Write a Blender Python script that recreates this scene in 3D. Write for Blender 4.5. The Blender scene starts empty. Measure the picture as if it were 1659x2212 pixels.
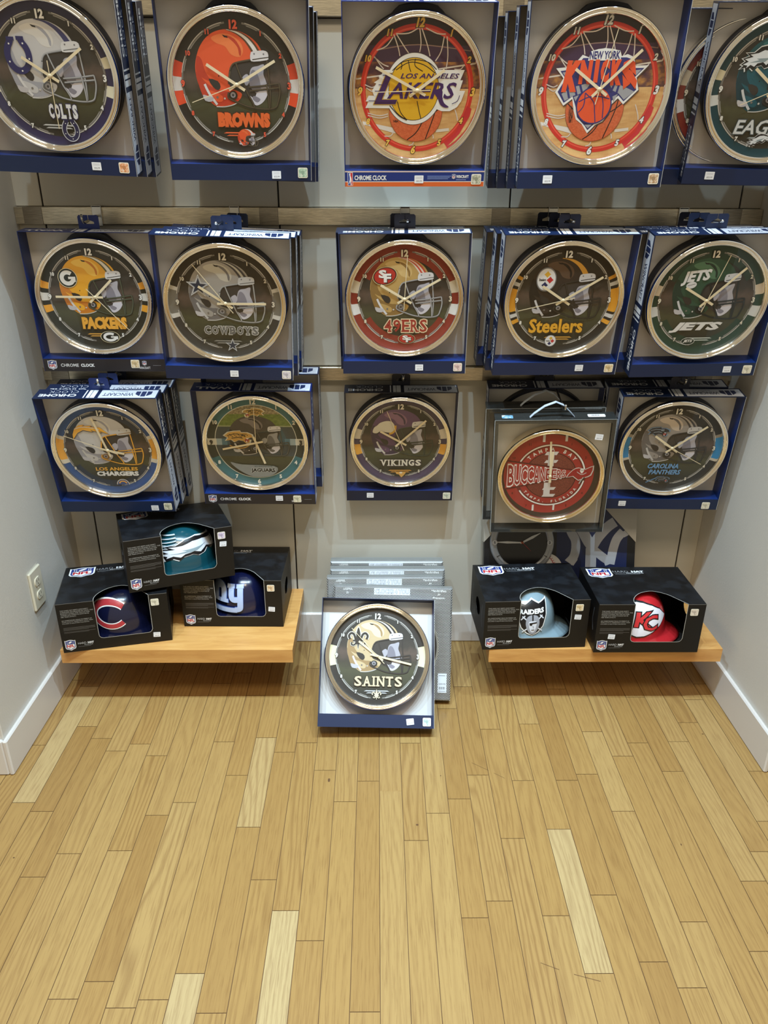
import bpy, math, random
from mathutils import Matrix, Vector

C = bpy.context.scene.collection
PI = math.pi
rnd = random.Random(7)

# ------------------------------------------------------------------ camera
FPX, PITCH, CAMH, CAMD = 1624.5, 23.65, 1.4745, 2.2466
cam = bpy.data.cameras.new('camera')
cam.sensor_fit = 'HORIZONTAL'
cam.sensor_width = 36.0
cam.lens = 36.0 * FPX / 1659.0
cam.clip_start = 0.05
cam_ob = bpy.data.objects.new('camera', cam)
C.objects.link(cam_ob)
cam_ob.matrix_world = (Matrix.Translation((0, -CAMD, CAMH)) @ Matrix.Rotation(math.radians(-0.566), 4, 'Z')
                       @ Matrix.Rotation(math.radians(90 - PITCH), 4, 'X') @ Matrix.Rotation(math.radians(0.207), 4, 'Z'))
bpy.context.scene.camera = cam_ob

# ------------------------------------------------------------------ exposure, world, lamps
sc = bpy.context.scene
sc.view_settings.view_transform = 'Standard'
sc.view_settings.look = 'None'
sc.view_settings.gamma = 1.0
sc.view_settings.use_curve_mapping = False
sc.view_settings.exposure = 0.0

world = bpy.data.worlds.new('store')
sc.world = world
world.use_nodes = True
bg = world.node_tree.nodes['Background']
bg.inputs[0].default_value = (1.0, 0.86, 0.60, 1)
bg.inputs[1].default_value = 0.44


def spot(name, loc, aim, power, color, size=100, blend=0.35, rad=0.02):
    l = bpy.data.lights.new(name, 'SPOT')
    l.energy = power
    l.color = color
    l.spot_size = math.radians(size)
    l.spot_blend = blend
    l.shadow_soft_size = rad
    o = bpy.data.objects.new(name, l)
    o.location = loc
    o.rotation_euler = (Vector(aim) - Vector(loc)).to_track_quat('-Z', 'Y').to_euler()
    C.objects.link(o)


COOL = (0.58, 0.81, 1.0)
WARM = (1.0, 0.86, 0.66)
for x in (-0.5, 0.0, 0.5):
    spot('ceiling_spot', (x, -1.6, 4.2), (x * 1.1, -0.95, 0.0), 330, COOL, 56, 1.0)
for x in (-1.15, 1.15):
    spot('ceiling_spot', (x, -1.45, 4.2), (-x * 0.55, -0.85, 0.15), 320, COOL, 54, 1.0)


def area(name, loc, aim, sx, sy, power, color):
    l = bpy.data.lights.new(name, 'AREA')
    l.shape = 'RECTANGLE'
    l.size, l.size_y = sx, sy
    l.energy = power
    l.color = color
    o = bpy.data.objects.new(name, l)
    o.location = loc
    o.rotation_euler = (Vector(aim) - Vector(loc)).to_track_quat('-Z', 'Y').to_euler()
    C.objects.link(o)


area('ceiling_panel', (0.0, -2.9, 4.2), (0, -1.6, 0.0), 1.8, 0.8, 70, WARM)

# ------------------------------------------------------------------ materials
MATS = {}


def lin(c):
    out = []
    for v in c[:3]:
        v = v / 255.0
        out.append(v / 12.92 if v <= 0.04045 else ((v + 0.055) / 1.055) ** 2.4)
    return (out[0], out[1], out[2], 1.0)


def mat(rgb, rough=0.5, metal=0.0, spec=0.5, coat=0.0, key=None):
    k = key or ('m', tuple(rgb), rough, metal, spec, coat)
    if k in MATS:
        return MATS[k]
    m = bpy.data.materials.new('surface')
    m.use_nodes = True
    b = m.node_tree.nodes['Principled BSDF']
    b.inputs['Base Color'].default_value = lin(rgb)
    b.inputs['Roughness'].default_value = rough
    b.inputs['Metallic'].default_value = metal
    b.inputs['Specular IOR Level'].default_value = spec
    b.inputs['Coat Weight'].default_value = coat
    b.inputs['Coat Roughness'].default_value = 0.05
    MATS[k] = m
    return m


class NT:
    """small node-tree helper"""
    def __init__(s, name):
        s.m = bpy.data.materials.new(name)
        s.m.use_nodes = True
        s.t = s.m.node_tree
        s.b = s.t.nodes['Principled BSDF']

    def n(s, typ, **kw):
        nd = s.t.nodes.new(typ)
        for k, v in kw.items():
            setattr(nd, k, v)
        return nd

    def l(s, a, b):
        s.t.links.new(a, b)

    def math(s, op, a, b=None, c=None):
        nd = s.n('ShaderNodeMath', operation=op)
        for i, v in enumerate((a, b, c)):
            if v is None:
                continue
            if isinstance(v, (int, float)):
                nd.inputs[i].default_value = v
            else:
                s.l(v, nd.inputs[i])
        return nd.outputs[0]

    def coords(s, scale=(1, 1, 1), out='Object'):
        tc = s.n('ShaderNodeTexCoord')
        mp = s.n('ShaderNodeMapping')
        mp.inputs['Scale'].default_value = scale
        s.l(tc.outputs[out], mp.inputs[0])
        return mp.outputs[0]

    def noise(s, vec, scale, detail=4, rough=0.55, dist=0.0):
        nd = s.n('ShaderNodeTexNoise')
        nd.inputs['Scale'].default_value = scale
        nd.inputs['Detail'].default_value = detail
        nd.inputs['Roughness'].default_value = rough
        nd.inputs['Distortion'].default_value = dist
        s.l(vec, nd.inputs['Vector'])
        return nd.outputs[0]

    def ramp(s, fac, stops, interp='LINEAR'):
        nd = s.n('ShaderNodeValToRGB')
        nd.color_ramp.interpolation = interp
        e = nd.color_ramp.elements
        while len(e) < len(stops):
            e.new(0.5)
        for el, (p, c) in zip(e, stops):
            el.position = p
            el.color = lin(c)
        s.l(fac, nd.inputs[0])
        return nd.outputs[0]

    def mix(s, fac, a, b, blend='MIX'):
        nd = s.n('ShaderNodeMix', data_type='RGBA', blend_type=blend)
        for i, v in ((0, fac), (6, a), (7, b)):
            if isinstance(v, (int, float)):
                nd.inputs[i].default_value = v
            elif isinstance(v, tuple):
                nd.inputs[i].default_value = v
            else:
                s.l(v, nd.inputs[i])
        return nd.outputs[2]


def paint_material(name, rgb, bump=0.15):
    t = NT(name)
    v = t.coords((1, 1, 1))
    n = t.noise(v, 160, 3)
    big = t.noise(v, 1.6, 2)
    col = t.ramp(big, [(0.3, tuple(c - 5 for c in rgb)), (0.7, rgb)])
    t.l(col, t.b.inputs['Base Color'])
    t.b.inputs['Roughness'].default_value = 0.55
    bp = t.n('ShaderNodeBump')
    bp.inputs['Strength'].default_value = bump
    bp.inputs['Distance'].default_value = 0.002
    t.l(n, bp.inputs['Height'])
    t.l(bp.outputs[0], t.b.inputs['Normal'])
    return t.m


M_WALL = paint_material('painted_wall', (212, 207, 198))
M_PANEL = paint_material('painted_panel', (196, 190, 176), 0.05)
M_BASE = mat((214, 207, 200), 0.3)
M_GAP = mat((32, 27, 24), 0.8)


def oak_floor():
    t = NT('oak_floor')
    at = t.n('ShaderNodeAttribute', attribute_name='plank')
    sep = t.n('ShaderNodeSeparateColor')
    t.l(at.outputs['Color'], sep.inputs[0])
    tone, off, kind = sep.outputs[0], sep.outputs[1], sep.outputs[2]
    tc = t.n('ShaderNodeTexCoord')
    # shift the grain for every plank
    cmb = t.n('ShaderNodeCombineXYZ')
    t.l(t.math('MULTIPLY', off, 37.0), cmb.inputs[0])
    t.l(t.math('MULTIPLY', off, 91.0), cmb.inputs[1])
    t.l(t.math('MULTIPLY', off, 53.0), cmb.inputs[2])
    add = t.n('ShaderNodeVectorMath', operation='ADD')
    t.l(tc.outputs['Object'], add.inputs[0])
    t.l(cmb.outputs[0], add.inputs[1])
    mp = t.n('ShaderNodeMapping')
    mp.inputs['Scale'].default_value = (1.0, 0.045, 1.0)
    t.l(add.outputs[0], mp.inputs[0])
    fine = t.noise(mp.outputs[0], 330, 3, 0.6)
    mp2 = t.n('ShaderNodeMapping')
    mp2.inputs['Scale'].default_value = (1.0, 0.13, 1.0)
    t.l(add.outputs[0], mp2.inputs[0])
    warp = t.noise(mp2.outputs[0], 9, 2, 0.5)
    # cathedral rings
    sx = t.n('ShaderNodeSeparateXYZ')
    t.l(mp2.outputs[0], sx.inputs[0])
    ringv = t.math('ADD', t.math('MULTIPLY', sx.outputs[0], 420.0), t.math('MULTIPLY', warp, 62.0))
    ring = t.math('MULTIPLY_ADD', t.math('SINE', ringv), 0.5, 0.5)
    ring = t.math('POWER', ring, 2.5)
    base = t.ramp(tone, [(0.0, (112, 79, 42)), (0.3, (144, 108, 59)), (0.55, (161, 126, 73)), (0.8, (171, 139, 87)), (1.0, (180, 154, 108))])
    dark = t.mix(0.6, base, lin((104, 66, 32)))
    amt = t.math('MULTIPLY', ring, t.math('MULTIPLY_ADD', kind, 0.62, 0.10))
    c1 = t.mix(amt, base, dark)
    f2 = t.math('MULTIPLY', t.math('SMOOTH_MIN', t.math('MAXIMUM', t.math('SUBTRACT', fine, 0.5), 0.0), 0.2, 0.05), 3.2)
    c2 = t.mix(f2, c1, dark)
    big = t.noise(mp2.outputs[0], 3.0, 2)
    c3 = t.mix(t.math('MULTIPLY', t.math('SUBTRACT', big, 0.35), 0.35), c2, lin((136, 94, 50)))
    t.l(c3, t.b.inputs['Base Color'])
    t.b.inputs['Roughness'].default_value = 0.36
    t.b.inputs['Specular IOR Level'].default_value = 0.4
    bp = t.n('ShaderNodeBump')
    bp.inputs['Strength'].default_value = 0.12
    bp.inputs['Distance'].default_value = 0.001
    t.l(fine, bp.inputs['Height'])
    t.l(bp.outputs[0], t.b.inputs['Normal'])
    return t.m


def maple():
    t = NT('maple_veneer')
    v = t.coords((0.9, 6, 6))
    g = t.noise(v, 9, 5, 0.6, 0.6)
    v2 = t.coords((2, 60, 60))
    f = t.noise(v2, 14, 3)
    c = t.ramp(g, [(0.3, (196, 140, 76)), (0.55, (212, 158, 90)), (0.75, (220, 170, 104))])
    c = t.mix(t.math('MULTIPLY', f, 0.22), c, lin((168, 112, 56)))
    t.l(c, t.b.inputs['Base Color'])
    t.b.inputs['Roughness'].default_value = 0.38
    return t.m


def brushed(name, rgb):
    t = NT(name)
    v = t.coords((3, 60, 90))
    n = t.noise(v, 12, 4, 0.65)
    c = t.ramp(n, [(0.3, tuple(int(a * 0.72) for a in rgb)), (0.7, rgb)])
    t.l(c, t.b.inputs['Base Color'])
    t.b.inputs['Metallic'].default_value = 1.0
    t.b.inputs['Roughness'].default_value = 0.34
    return t.m


M_OAK = oak_floor()
M_MAPLE = maple()
M_STEEL = brushed('brushed_rail', (228, 216, 192))
M_STEELD = brushed('brushed_joint', (172, 162, 146))
M_CHROME = mat((252, 250, 246), 0.04, 1.0)
M_ROD = mat((190, 188, 184), 0.25, 1.0)
NAVY, BLUE, BLACK = (17, 33, 66), (20, 50, 140), (24, 22, 21)
M_NAVY = mat(NAVY, 0.42)
M_BLUE = mat((14, 41, 100), 0.45)
M_CARD = mat((206, 201, 194), 0.7)
M_DNAVY = mat((14, 17, 32), 0.5)
M_HAND = mat((232, 216, 182), 0.35)
M_CARTON = mat((18, 16, 15), 0.45, spec=0.35)
M_CARTIN = mat((26, 20, 16), 0.8)
M_EDGE = mat((206, 204, 198), 0.6)


def clear_material(name, tint, gloss, diffuse=None, dfac=0.0):
    m = bpy.data.materials.new(name)
    m.use_nodes = True
    t = m.node_tree
    t.nodes.clear()
    out = t.nodes.new('ShaderNodeOutputMaterial')
    tr = t.nodes.new('ShaderNodeBsdfTransparent')
    tr.inputs[0].default_value = tint
    gl = t.nodes.new('ShaderNodeBsdfGlossy')
    gl.inputs['Roughness'].default_value = 0.03
    lw = t.nodes.new('ShaderNodeLayerWeight')
    lw.inputs[0].default_value = 0.5
    pw = t.nodes.new('ShaderNodeMath')
    pw.operation = 'POWER'
    t.links.new(lw.outputs['Facing'], pw.inputs[0])
    pw.inputs[1].default_value = 4.0
    fr = t.nodes.new('ShaderNodeMath')
    fr.operation = 'MULTIPLY_ADD'
    t.links.new(pw.outputs[0], fr.inputs[0])
    fr.inputs[1].default_value = 0.8
    fr.inputs[2].default_value = gloss
    mx = t.nodes.new('ShaderNodeMixShader')
    t.links.new(fr.outputs[0], mx.inputs[0])
    t.links.new(gl.outputs[0], mx.inputs[2])
    if diffuse:
        df = t.nodes.new('ShaderNodeBsdfDiffuse')
        df.inputs[0].default_value = diffuse
        m2 = t.nodes.new('ShaderNodeMixShader')
        m2.inputs[0].default_value = dfac
        t.links.new(tr.outputs[0], m2.inputs[1])
        t.links.new(df.outputs[0], m2.inputs[2])
        t.links.new(m2.outputs[0], mx.inputs[1])
    else:
        t.links.new(tr.outputs[0], mx.inputs[1])
    t.links.new(mx.outputs[0], out.inputs[0])
    return m


M_LENS = clear_material('clock_lens', (0.97, 0.97, 0.96, 1), 0.035)
M_PVC = clear_material('smoky_plastic', (0.62, 0.62, 0.61, 1), 0.06, (0.06, 0.06, 0.055, 1), 0.42)
M_FILM = clear_material('clear_strap', (0.8, 0.82, 0.86, 1), 0.06, (0.75, 0.8, 0.86, 1), 0.75)


def stadium():
    """printed stadium photograph on the dials: dim stands above, turf below"""
    t = NT('printed_stadium')
    tc = t.n('ShaderNodeTexCoord')
    sx = t.n('ShaderNodeSeparateXYZ')
    t.l(tc.outputs['Object'], sx.inputs[0])
    z = t.math('MULTIPLY_ADD', sx.outputs[2], 4.2, 0.5)
    n = t.noise(tc.outputs['Object'], 60, 4)
    z2 = t.math('ADD', z, t.math('MULTIPLY_ADD', n, 0.10, -0.05))
    base = t.ramp(z2, [(0.05, (46, 43, 36)), (0.20, (68, 66, 46)), (0.33, (80, 79, 54)), (0.43, (68, 60, 48)),
                       (0.54, (98, 80, 70)), (0.63, (62, 54, 47)), (0.85, (44, 40, 36))])
    g = t.noise(tc.outputs['Object'], 420, 3)
    c = t.mix(t.math('MULTIPLY', g, 0.35), base, lin((40, 40, 26)))
    t.l(c, t.b.inputs['Base Color'])
    t.b.inputs['Roughness'].default_value = 0.5
    return t.m


M_STADIUM = stadium()


def court():
    t = NT('printed_court')
    v = t.coords((5, 1, 26))
    n = t.noise(v, 3, 3)
    v2 = t.coords((60, 1, 4))
    g = t.noise(v2, 8, 3)
    c = t.ramp(n, [(0.3, (196, 142, 84)), (0.6, (222, 178, 118)), (0.8, (232, 196, 140))])
    c = t.mix(t.math('MULTIPLY', g, 0.3), c, lin((150, 96, 50)))
    t.l(c, t.b.inputs['Base Color'])
    return t.m


def crowd(name, stops, scale):
    t = NT(name)
    n = t.noise(t.coords((1, 1, 1.6)), scale, 3, 0.6)
    c = t.ramp(n, stops)
    t.l(c, t.b.inputs['Base Color'])
    return t.m


M_COURT = court()
M_ARENA = crowd('printed_arena', [(0.3, (62, 38, 62)), (0.5, (104, 66, 60)), (0.68, (186, 128, 62))], 28)
M_STANDS = crowd('printed_stands', [(0.3, (96, 84, 62)), (0.5, (140, 124, 92)), (0.7, (172, 160, 124))], 150)
M_TURF = crowd('printed_turf', [(0.3, (88, 104, 44)), (0.7, (120, 134, 62))], 90)
M_LEATHER = crowd('printed_leather', [(0.35, (96, 40, 32)), (0.65, (136, 66, 52))], 260)
M_BALL = crowd('printed_ball', [(0.35, (196, 88, 50)), (0.65, (212, 108, 66))], 200)


def perforated():
    """silver card printed with a fine black hexagonal dot pattern"""
    t = NT('dotted_silver_card')
    tc = t.n('ShaderNodeTexCoord')
    s = t.n('ShaderNodeSeparateXYZ')
    t.l(tc.outputs['Object'], s.inputs[0])
    P = 0.0045
    x = t.math('DIVIDE', s.outputs[0], P)
    z = t.math('DIVIDE', t.math('ADD', s.outputs[2], s.outputs[1]), P * 1.732)

    def cell(dx, dz):
        fx = t.math('SUBTRACT', t.math('FRACT', t.math('ADD', x, 100 + dx)), 0.5)
        fz = t.math('MULTIPLY', t.math('SUBTRACT', t.math('FRACT', t.math('ADD', z, 100 + dz)), 0.5), 1.732)
        return t.math('ADD', t.math('MULTIPLY', fx, fx), t.math('MULTIPLY', fz, fz))
    d = t.math('MINIMUM', cell(0, 0), cell(0.5, 0.5))
    k = t.math('LESS_THAN', d, 0.15)
    c = t.mix(k, lin((206, 204, 200)), lin((18, 17, 17)))
    t.l(c, t.b.inputs['Base Color'])
    t.b.inputs['Roughness'].default_value = 0.35
    t.b.inputs['Metallic'].default_value = 0.3
    return t.m


M_DOTS = perforated()


def camo():
    t = NT('black_carton_top')
    n = t.noise(t.coords(), 22, 3, 0.5, 0.4)
    c = t.ramp(n, [(0.45, (13, 13, 15)), (0.52, (18, 19, 22)), (0.62, (25, 27, 31))])
    t.l(c, t.b.inputs['Base Color'])
    t.b.inputs['Roughness'].default_value = 0.4
    return t.m


M_CAMO = camo()
HOLOS = {}


def holo(rgb):
    if rgb in HOLOS:
        return HOLOS[rgb]
    t = NT('hologram_sticker')
    n = t.noise(t.coords(), 130, 3)
    c = t.ramp(n, [(0.35, tuple(int(a * .78) for a in rgb)), (0.5, rgb), (0.66, (236, 228, 214))])
    t.l(c, t.b.inputs['Base Color'])
    t.b.inputs['Roughness'].default_value = 0.25
    HOLOS[rgb] = t.m
    return t.m


# ------------------------------------------------------------------ mesh building
class MB:
    def __init__(s):
        s.v, s.f, s.mi, s.sm, s.mats = [], [], [], [], []

    def slot(s, m):
        if m not in s.mats:
            s.mats.append(m)
        return s.mats.index(m)

    def face(s, pts, m, smooth=False):
        i = len(s.v)
        s.v += [tuple(p) for p in pts]
        s.f.append(tuple(range(i, i + len(pts))))
        s.mi.append(s.slot(m))
        s.sm.append(smooth)

    def mesh(s, vs, fs, m, smooth=False):
        i = len(s.v)
        k = s.slot(m)
        s.v += [tuple(p) for p in vs]
        for f in fs:
            s.f.append(tuple(i + a for a in f))
            s.mi.append(k)
            s.sm.append(smooth)

    def box(s, x0, x1, y0, y1, z0, z1, m):
        vs = [(x, y, z) for z in (z0, z1) for y in (y0, y1) for x in (x0, x1)]
        s.mesh(vs, [(0, 2, 3, 1), (4, 5, 7, 6), (0, 1, 5, 4), (2, 6, 7, 3), (0, 4, 6, 2), (1, 3, 7, 5)], m)

    def bbox(s, x0, x1, y0, y1, z0, z1, m, b=0.003):
        """box with chamfered edges"""
        vs, fs = [], []
        X, Y, Z = (x0, x1), (y0, y1), (z0, z1)
        idx = {}
        for i in (0, 1):
            for j in (0, 1):
                for k in (0, 1):
                    sx, sy, sz = (1, -1)[i], (1, -1)[j], (1, -1)[k]
                    for a, p in enumerate(((X[i], Y[j] + sy * b, Z[k] + sz * b), (X[i] + sx * b, Y[j], Z[k] + sz * b), (X[i] + sx * b, Y[j] + sy * b, Z[k]))):
                        idx[i, j, k, a] = len(vs)
                        vs.append(p)
        g = lambda *q: tuple(idx[a] for a in q)
        for i in (0, 1):
            fs.append(g((i, 0, 0, 0), (i, 1, 0, 0), (i, 1, 1, 0), (i, 0, 1, 0)))
            fs.append(g((0, i, 0, 1), (1, i, 0, 1), (1, i, 1, 1), (0, i, 1, 1)))
            fs.append(g((0, 0, i, 2), (1, 0, i, 2), (1, 1, i, 2), (0, 1, i, 2)))
            for j in (0, 1):
                fs.append(g((i, j, 0, 0), (i, j, 1, 0), (i, j, 1, 1), (i, j, 0, 1)))
                fs.append(g((i, 0, j, 0), (i, 1, j, 0), (i, 1, j, 2), (i, 0, j, 2)))
                fs.append(g((0, i, j, 1), (1, i, j, 1), (1, i, j, 2), (0, i, j, 2)))
                for k in (0, 1):
                    fs.append(g((i, j, k, 0), (i, j, k, 1), (i, j, k, 2)))
        s.mesh(vs, fs, m)

    def prism(s, pts, to3d, h0, h1, m, side=None):
        """2D outline extruded between heights h0 and h1 of the mapping"""
        n = len(pts)
        a = [to3d(u, v, h0) for u, v in pts]
        b = [to3d(u, v, h1) for u, v in pts]
        s.face(a, m)
        s.face(b, m)
        for i in range(n):
            j = (i + 1) % n
            s.face([a[i], a[j], b[j], b[i]], side or m)

    def lathe(s, prof, m, n=96, axis='y', c=(0, 0, 0), smooth=True, close=False):
        vs, fs = [], []
        for i in range(n):
            a = 2 * PI * i / n
            for r, h in prof:
                if axis == 'y':
                    vs.append((c[0] + r * math.sin(a), c[1] + h, c[2] + r * math.cos(a)))
                elif axis == 'z':
                    vs.append((c[0] + r * math.cos(a), c[1] + r * math.sin(a), c[2] + h))
                else:
                    vs.append((c[0] + h, c[1] + r * math.sin(a), c[2] + r * math.cos(a)))
        k = len(prof)
        for i in range(n):
            j = (i + 1) % n
            for q in range(k - 1 + (1 if close else 0)):
                q2 = (q + 1) % k
                fs.append((i * k + q, i * k + q2, j * k + q2, j * k + q))
        s.mesh(vs, fs, m, smooth)

    def disc(s, r, y, m, n=96, c=(0, 0)):
        s.face([(c[0] + r * math.sin(2 * PI * i / n), y, c[1] + r * math.cos(2 * PI * i / n)) for i in range(n)], m)

    def tube(s, path, r, m, n=10, flat=1.0):
        path = [Vector(p) for p in path]
        rings = []
        for i, p in enumerate(path):
            d = (path[min(i + 1, len(path) - 1)] - path[max(i - 1, 0)]).normalized()
            ref = Vector((1, 0, 0)) if abs(d.x) < 0.9 else Vector((0, 1, 0))
            a = d.cross(ref).normalized()
            b = d.cross(a).normalized()
            rings.append([p + a * (r * flat * math.cos(2 * PI * k / n)) + b * (r * math.sin(2 * PI * k / n)) for k in range(n)])
        vs = [q for R in rings for q in R]
        fs = []
        for i in range(len(path) - 1):
            for k in range(n):
                k2 = (k + 1) % n
                fs.append((i * n + k, i * n + k2, (i + 1) * n + k2, (i + 1) * n + k))
        fs.append(tuple(range(n)))
        fs.append(tuple((len(path) - 1) * n + k for k in range(n)))
        s.mesh(vs, fs, m, True)

    def data(s, name):
        me = bpy.data.meshes.new(name)
        me.from_pydata(s.v, [], s.f)
        for m in s.mats:
            me.materials.append(m)
        me.polygons.foreach_set('material_index', s.mi)
        me.polygons.foreach_set('use_smooth', s.sm)
        me.update()
        return me

    def build(s, name, parent=None, label=None):
        return part(name, s.data(name), parent, label)


def part(name, me, parent=None, label=None):
    o = bpy.data.objects.new(name, me)
    C.objects.link(o)
    if parent is not None:
        o.parent = parent
    if label:
        o['label'] = label
    return o


def thing(name, label, cat, M=None, group=None):
    o = bpy.data.objects.new(name, None)
    o.empty_display_size = 0.05
    C.objects.link(o)
    if M is not None:
        o.matrix_world = M
    o['label'] = label
    o['category'] = cat
    if group:
        o['group'] = group
    return o


def struct(o):
    o['kind'] = 'structure'
    return o


def pose(x, y, z, yaw=0.0, lean=0.0, roll=0.0):
    r = math.radians
    return Matrix.Translation((x, y, z)) @ Matrix.Rotation(r(yaw), 4, 'Z') @ Matrix.Rotation(r(lean), 4, 'X') @ Matrix.Rotation(r(roll), 4, 'Y')


# ------------------------------------------------------------------ flat printed artwork
TEXT = {}


def text_mesh(st, off=0.0, shear=0.0):
    k = (st, off, shear)
    if k in TEXT:
        return TEXT[k]
    cu = bpy.data.curves.new('lettering', 'FONT')
    cu.body = st
    cu.offset = off
    cu.shear = shear
    cu.resolution_u = 2
    cu.fill_mode = 'FRONT'
    o = bpy.data.objects.new('lettering', cu)
    C.objects.link(o)
    dg = bpy.context.evaluated_depsgraph_get()
    me = bpy.data.meshes.new_from_object(o.evaluated_get(dg))
    vs = [(v.co.x, v.co.y) for v in me.vertices]
    fs = [tuple(p.vertices) for p in me.polygons]
    bpy.data.objects.remove(o)
    bpy.data.curves.remove(cu)
    bpy.data.meshes.remove(me)
    xs = [p[0] for p in vs] or [0, 1]
    ys = [p[1] for p in vs] or [0, 1]
    TEXT[k] = (vs, fs, (min(xs), max(xs), min(ys), max(ys)))
    return TEXT[k]


def spline(pts, closed=True, n=5):
    out = []
    N = len(pts)
    rng = range(N) if closed else range(N - 1)
    for i in rng:
        if closed:
            p0, p1, p2, p3 = pts[i - 1], pts[i], pts[(i + 1) % N], pts[(i + 2) % N]
        else:
            p0, p1, p2, p3 = pts[max(i - 1, 0)], pts[i], pts[i + 1], pts[min(i + 2, N - 1)]
        for k in range(n):
            t = k / n
            out.append(tuple(0.5 * (2 * p1[a] + (p2[a] - p0[a]) * t + (2 * p0[a] - 5 * p1[a] + 4 * p2[a] - p3[a]) * t * t
                                    + (3 * p1[a] - p0[a] - 3 * p2[a] + p3[a]) * t ** 3) for a in (0, 1)))
    if not closed:
        out.append(tuple(pts[-1]))
    return out


class Print:
    STEP = 4e-5

    def __init__(s, mb, to3d, rough=0.45, tf=None):
        s.mb, s.to3d, s.h, s.rough, s.tf = mb, to3d, 0.0, rough, tf

    def m(s, c):
        return c if isinstance(c, bpy.types.Material) else mat(c, s.rough)

    def P(s, u, v):
        if s.tf:
            u, v = s.tf(u, v)
        return s.to3d(u, v, s.h)

    def up(s, k=1):
        s.h += s.STEP * k

    def poly(s, pts, c, smooth=0, up=True):
        if smooth:
            pts = spline(pts, True, smooth)
        if up:
            s.up()
        s.mb.face([s.P(u, v) for u, v in pts], s.m(c))

    def ell(s, cx, cy, rx, ry, c, n=40, rot=0.0, up=True):
        cr, sr = math.cos(rot), math.sin(rot)
        s.poly([(cx + rx * math.cos(2 * PI * i / n) * cr - ry * math.sin(2 * PI * i / n) * sr,
                 cy + rx * math.cos(2 * PI * i / n) * sr + ry * math.sin(2 * PI * i / n) * cr) for i in range(n)], c, up=up)

    def rect(s, x0, x1, y0, y1, c, up=True):
        s.poly([(x0, y0), (x1, y0), (x1, y1), (x0, y1)], c, up=up)

    def ring(s, r0, r1, a0, a1, c, cx=0, cy=0, n=None, up=True, sy=1.0):
        """annulus sector, angles in degrees clockwise from twelve o'clock"""
        if up:
            s.up()
        n = n or max(3, int(abs(a1 - a0) / 4))
        m = s.m(c)
        vs, fs = [], []
        for i in range(n + 1):
            a = math.radians(a0 + (a1 - a0) * i / n)
            for r in (r0, r1):
                vs.append(s.P(cx + r * math.sin(a), cy + r * math.cos(a) * sy))
        for i in range(n):
            fs.append((2 * i, 2 * i + 1, 2 * i + 3, 2 * i + 2))
        s.mb.mesh(vs, fs, m)

    def stroke(s, pts, w, c, smooth=0, up=True, taper=None):
        if smooth:
            pts = spline(pts, False, smooth)
        if up:
            s.up()
        L, Rr = [], []
        N = len(pts)
        for i, p in enumerate(pts):
            a, b = pts[max(i - 1, 0)], pts[min(i + 1, N - 1)]
            dx, dy = b[0] - a[0], b[1] - a[1]
            d = math.hypot(dx, dy) or 1
            ww = w * 0.5
            if taper:
                t = i / (N - 1)
                ww *= taper[0] + (taper[1] - taper[0]) * t
            L.append((p[0] - dy / d * ww, p[1] + dx / d * ww))
            Rr.append((p[0] + dy / d * ww, p[1] - dx / d * ww))
        vs = [s.P(*q) for q in L] + [s.P(*q) for q in Rr]
        s.mb.mesh(vs, [(i, i + 1, N + i + 1, N + i) for i in range(N - 1)], s.m(c))

    def text(s, st, x0, x1, y0, y1, c, bold=0.0, shear=0.0, outline=None, ow=0.05, rot=0.0, up=True):
        """lettering fitted into the box x0..x1, y0..y1"""
        vs, fs, bb = text_mesh(st, bold, shear)
        kx = (x1 - x0) / max(bb[1] - bb[0], 1e-6)
        ky = (y1 - y0) / max(bb[3] - bb[2], 1e-6)
        cx, cy = (x0 + x1) / 2, (y0 + y1) / 2
        bx, by = (bb[0] + bb[1]) / 2, (bb[2] + bb[3]) / 2
        cr, sr = math.cos(rot), math.sin(rot)

        def put(vs, fs, col):
            out = []
            for x, y in vs:
                a, b = (x - bx) * kx, (y - by) * ky
                out.append(s.P(cx + a * cr - b * sr, cy + a * sr + b * cr))
            s.mb.mesh(out, fs, s.m(col))
        if outline is not None:
            if up:
                s.up()
            v2, f2, _ = text_mesh(st, bold + ow, shear)
            put(v2, f2, outline)
            s.up()
        elif up:
            s.up()
        put(vs, fs, c)

    def num(s, st, cx, cy, h, c, bold=0.03, shear=0.0, outline=None, ow=0.05, wide=0.92, rot=0.0, up=True):
        vs, fs, bb = text_mesh(st, bold, shear)
        w = h * (bb[1] - bb[0]) / (bb[3] - bb[2]) * wide
        s.text(st, cx - w / 2, cx + w / 2, cy - h / 2, cy + h / 2, c, bold, shear, outline, ow, rot, up)

    def arc_text(s, st, r, a0, a1, h, c, bold=0.03, inward=False):
        n = len(st)
        s.up()
        for i, ch in enumerate(st):
            if ch == ' ':
                continue
            a = math.radians(a0 + (a1 - a0) * i / (n - 1))
            if ch in ',.':
                s.ell((r + (.4 * h if inward else -.4 * h)) * math.sin(a), (r + (.4 * h if inward else -.4 * h)) * math.cos(a), h * .12, h * .12, c, 8, up=False)
                continue
            s.num(ch, r * math.sin(a), r * math.cos(a), h, c, bold, rot=(-a if not inward else PI - a), up=False)

    SERIF = {'L': ((.14, 1), (.14, 0)), 'T': ((.5, 0),), 'W': ((.06, 1), (.94, 1)), 'B': ((.12, 1), (.12, 0)), 'Y': ((.08, 1), (.92, 1), (.5, 0)), 'E': ((.14, 1), (.14, 0)),
             'R': ((.14, 1), (.14, 0), (.9, 0)), 'A': ((.08, 0), (.92, 0)), 'I': ((.5, 1), (.5, 0)), 'N': ((.1, 1), (.9, 1), (.1, 0)), 'K': ((.14, 1), (.14, 0), (.9, 1), (.9, 0)), 'V': ((.08, 1), (.92, 1)), '4': ((.74, 0),)}

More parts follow.
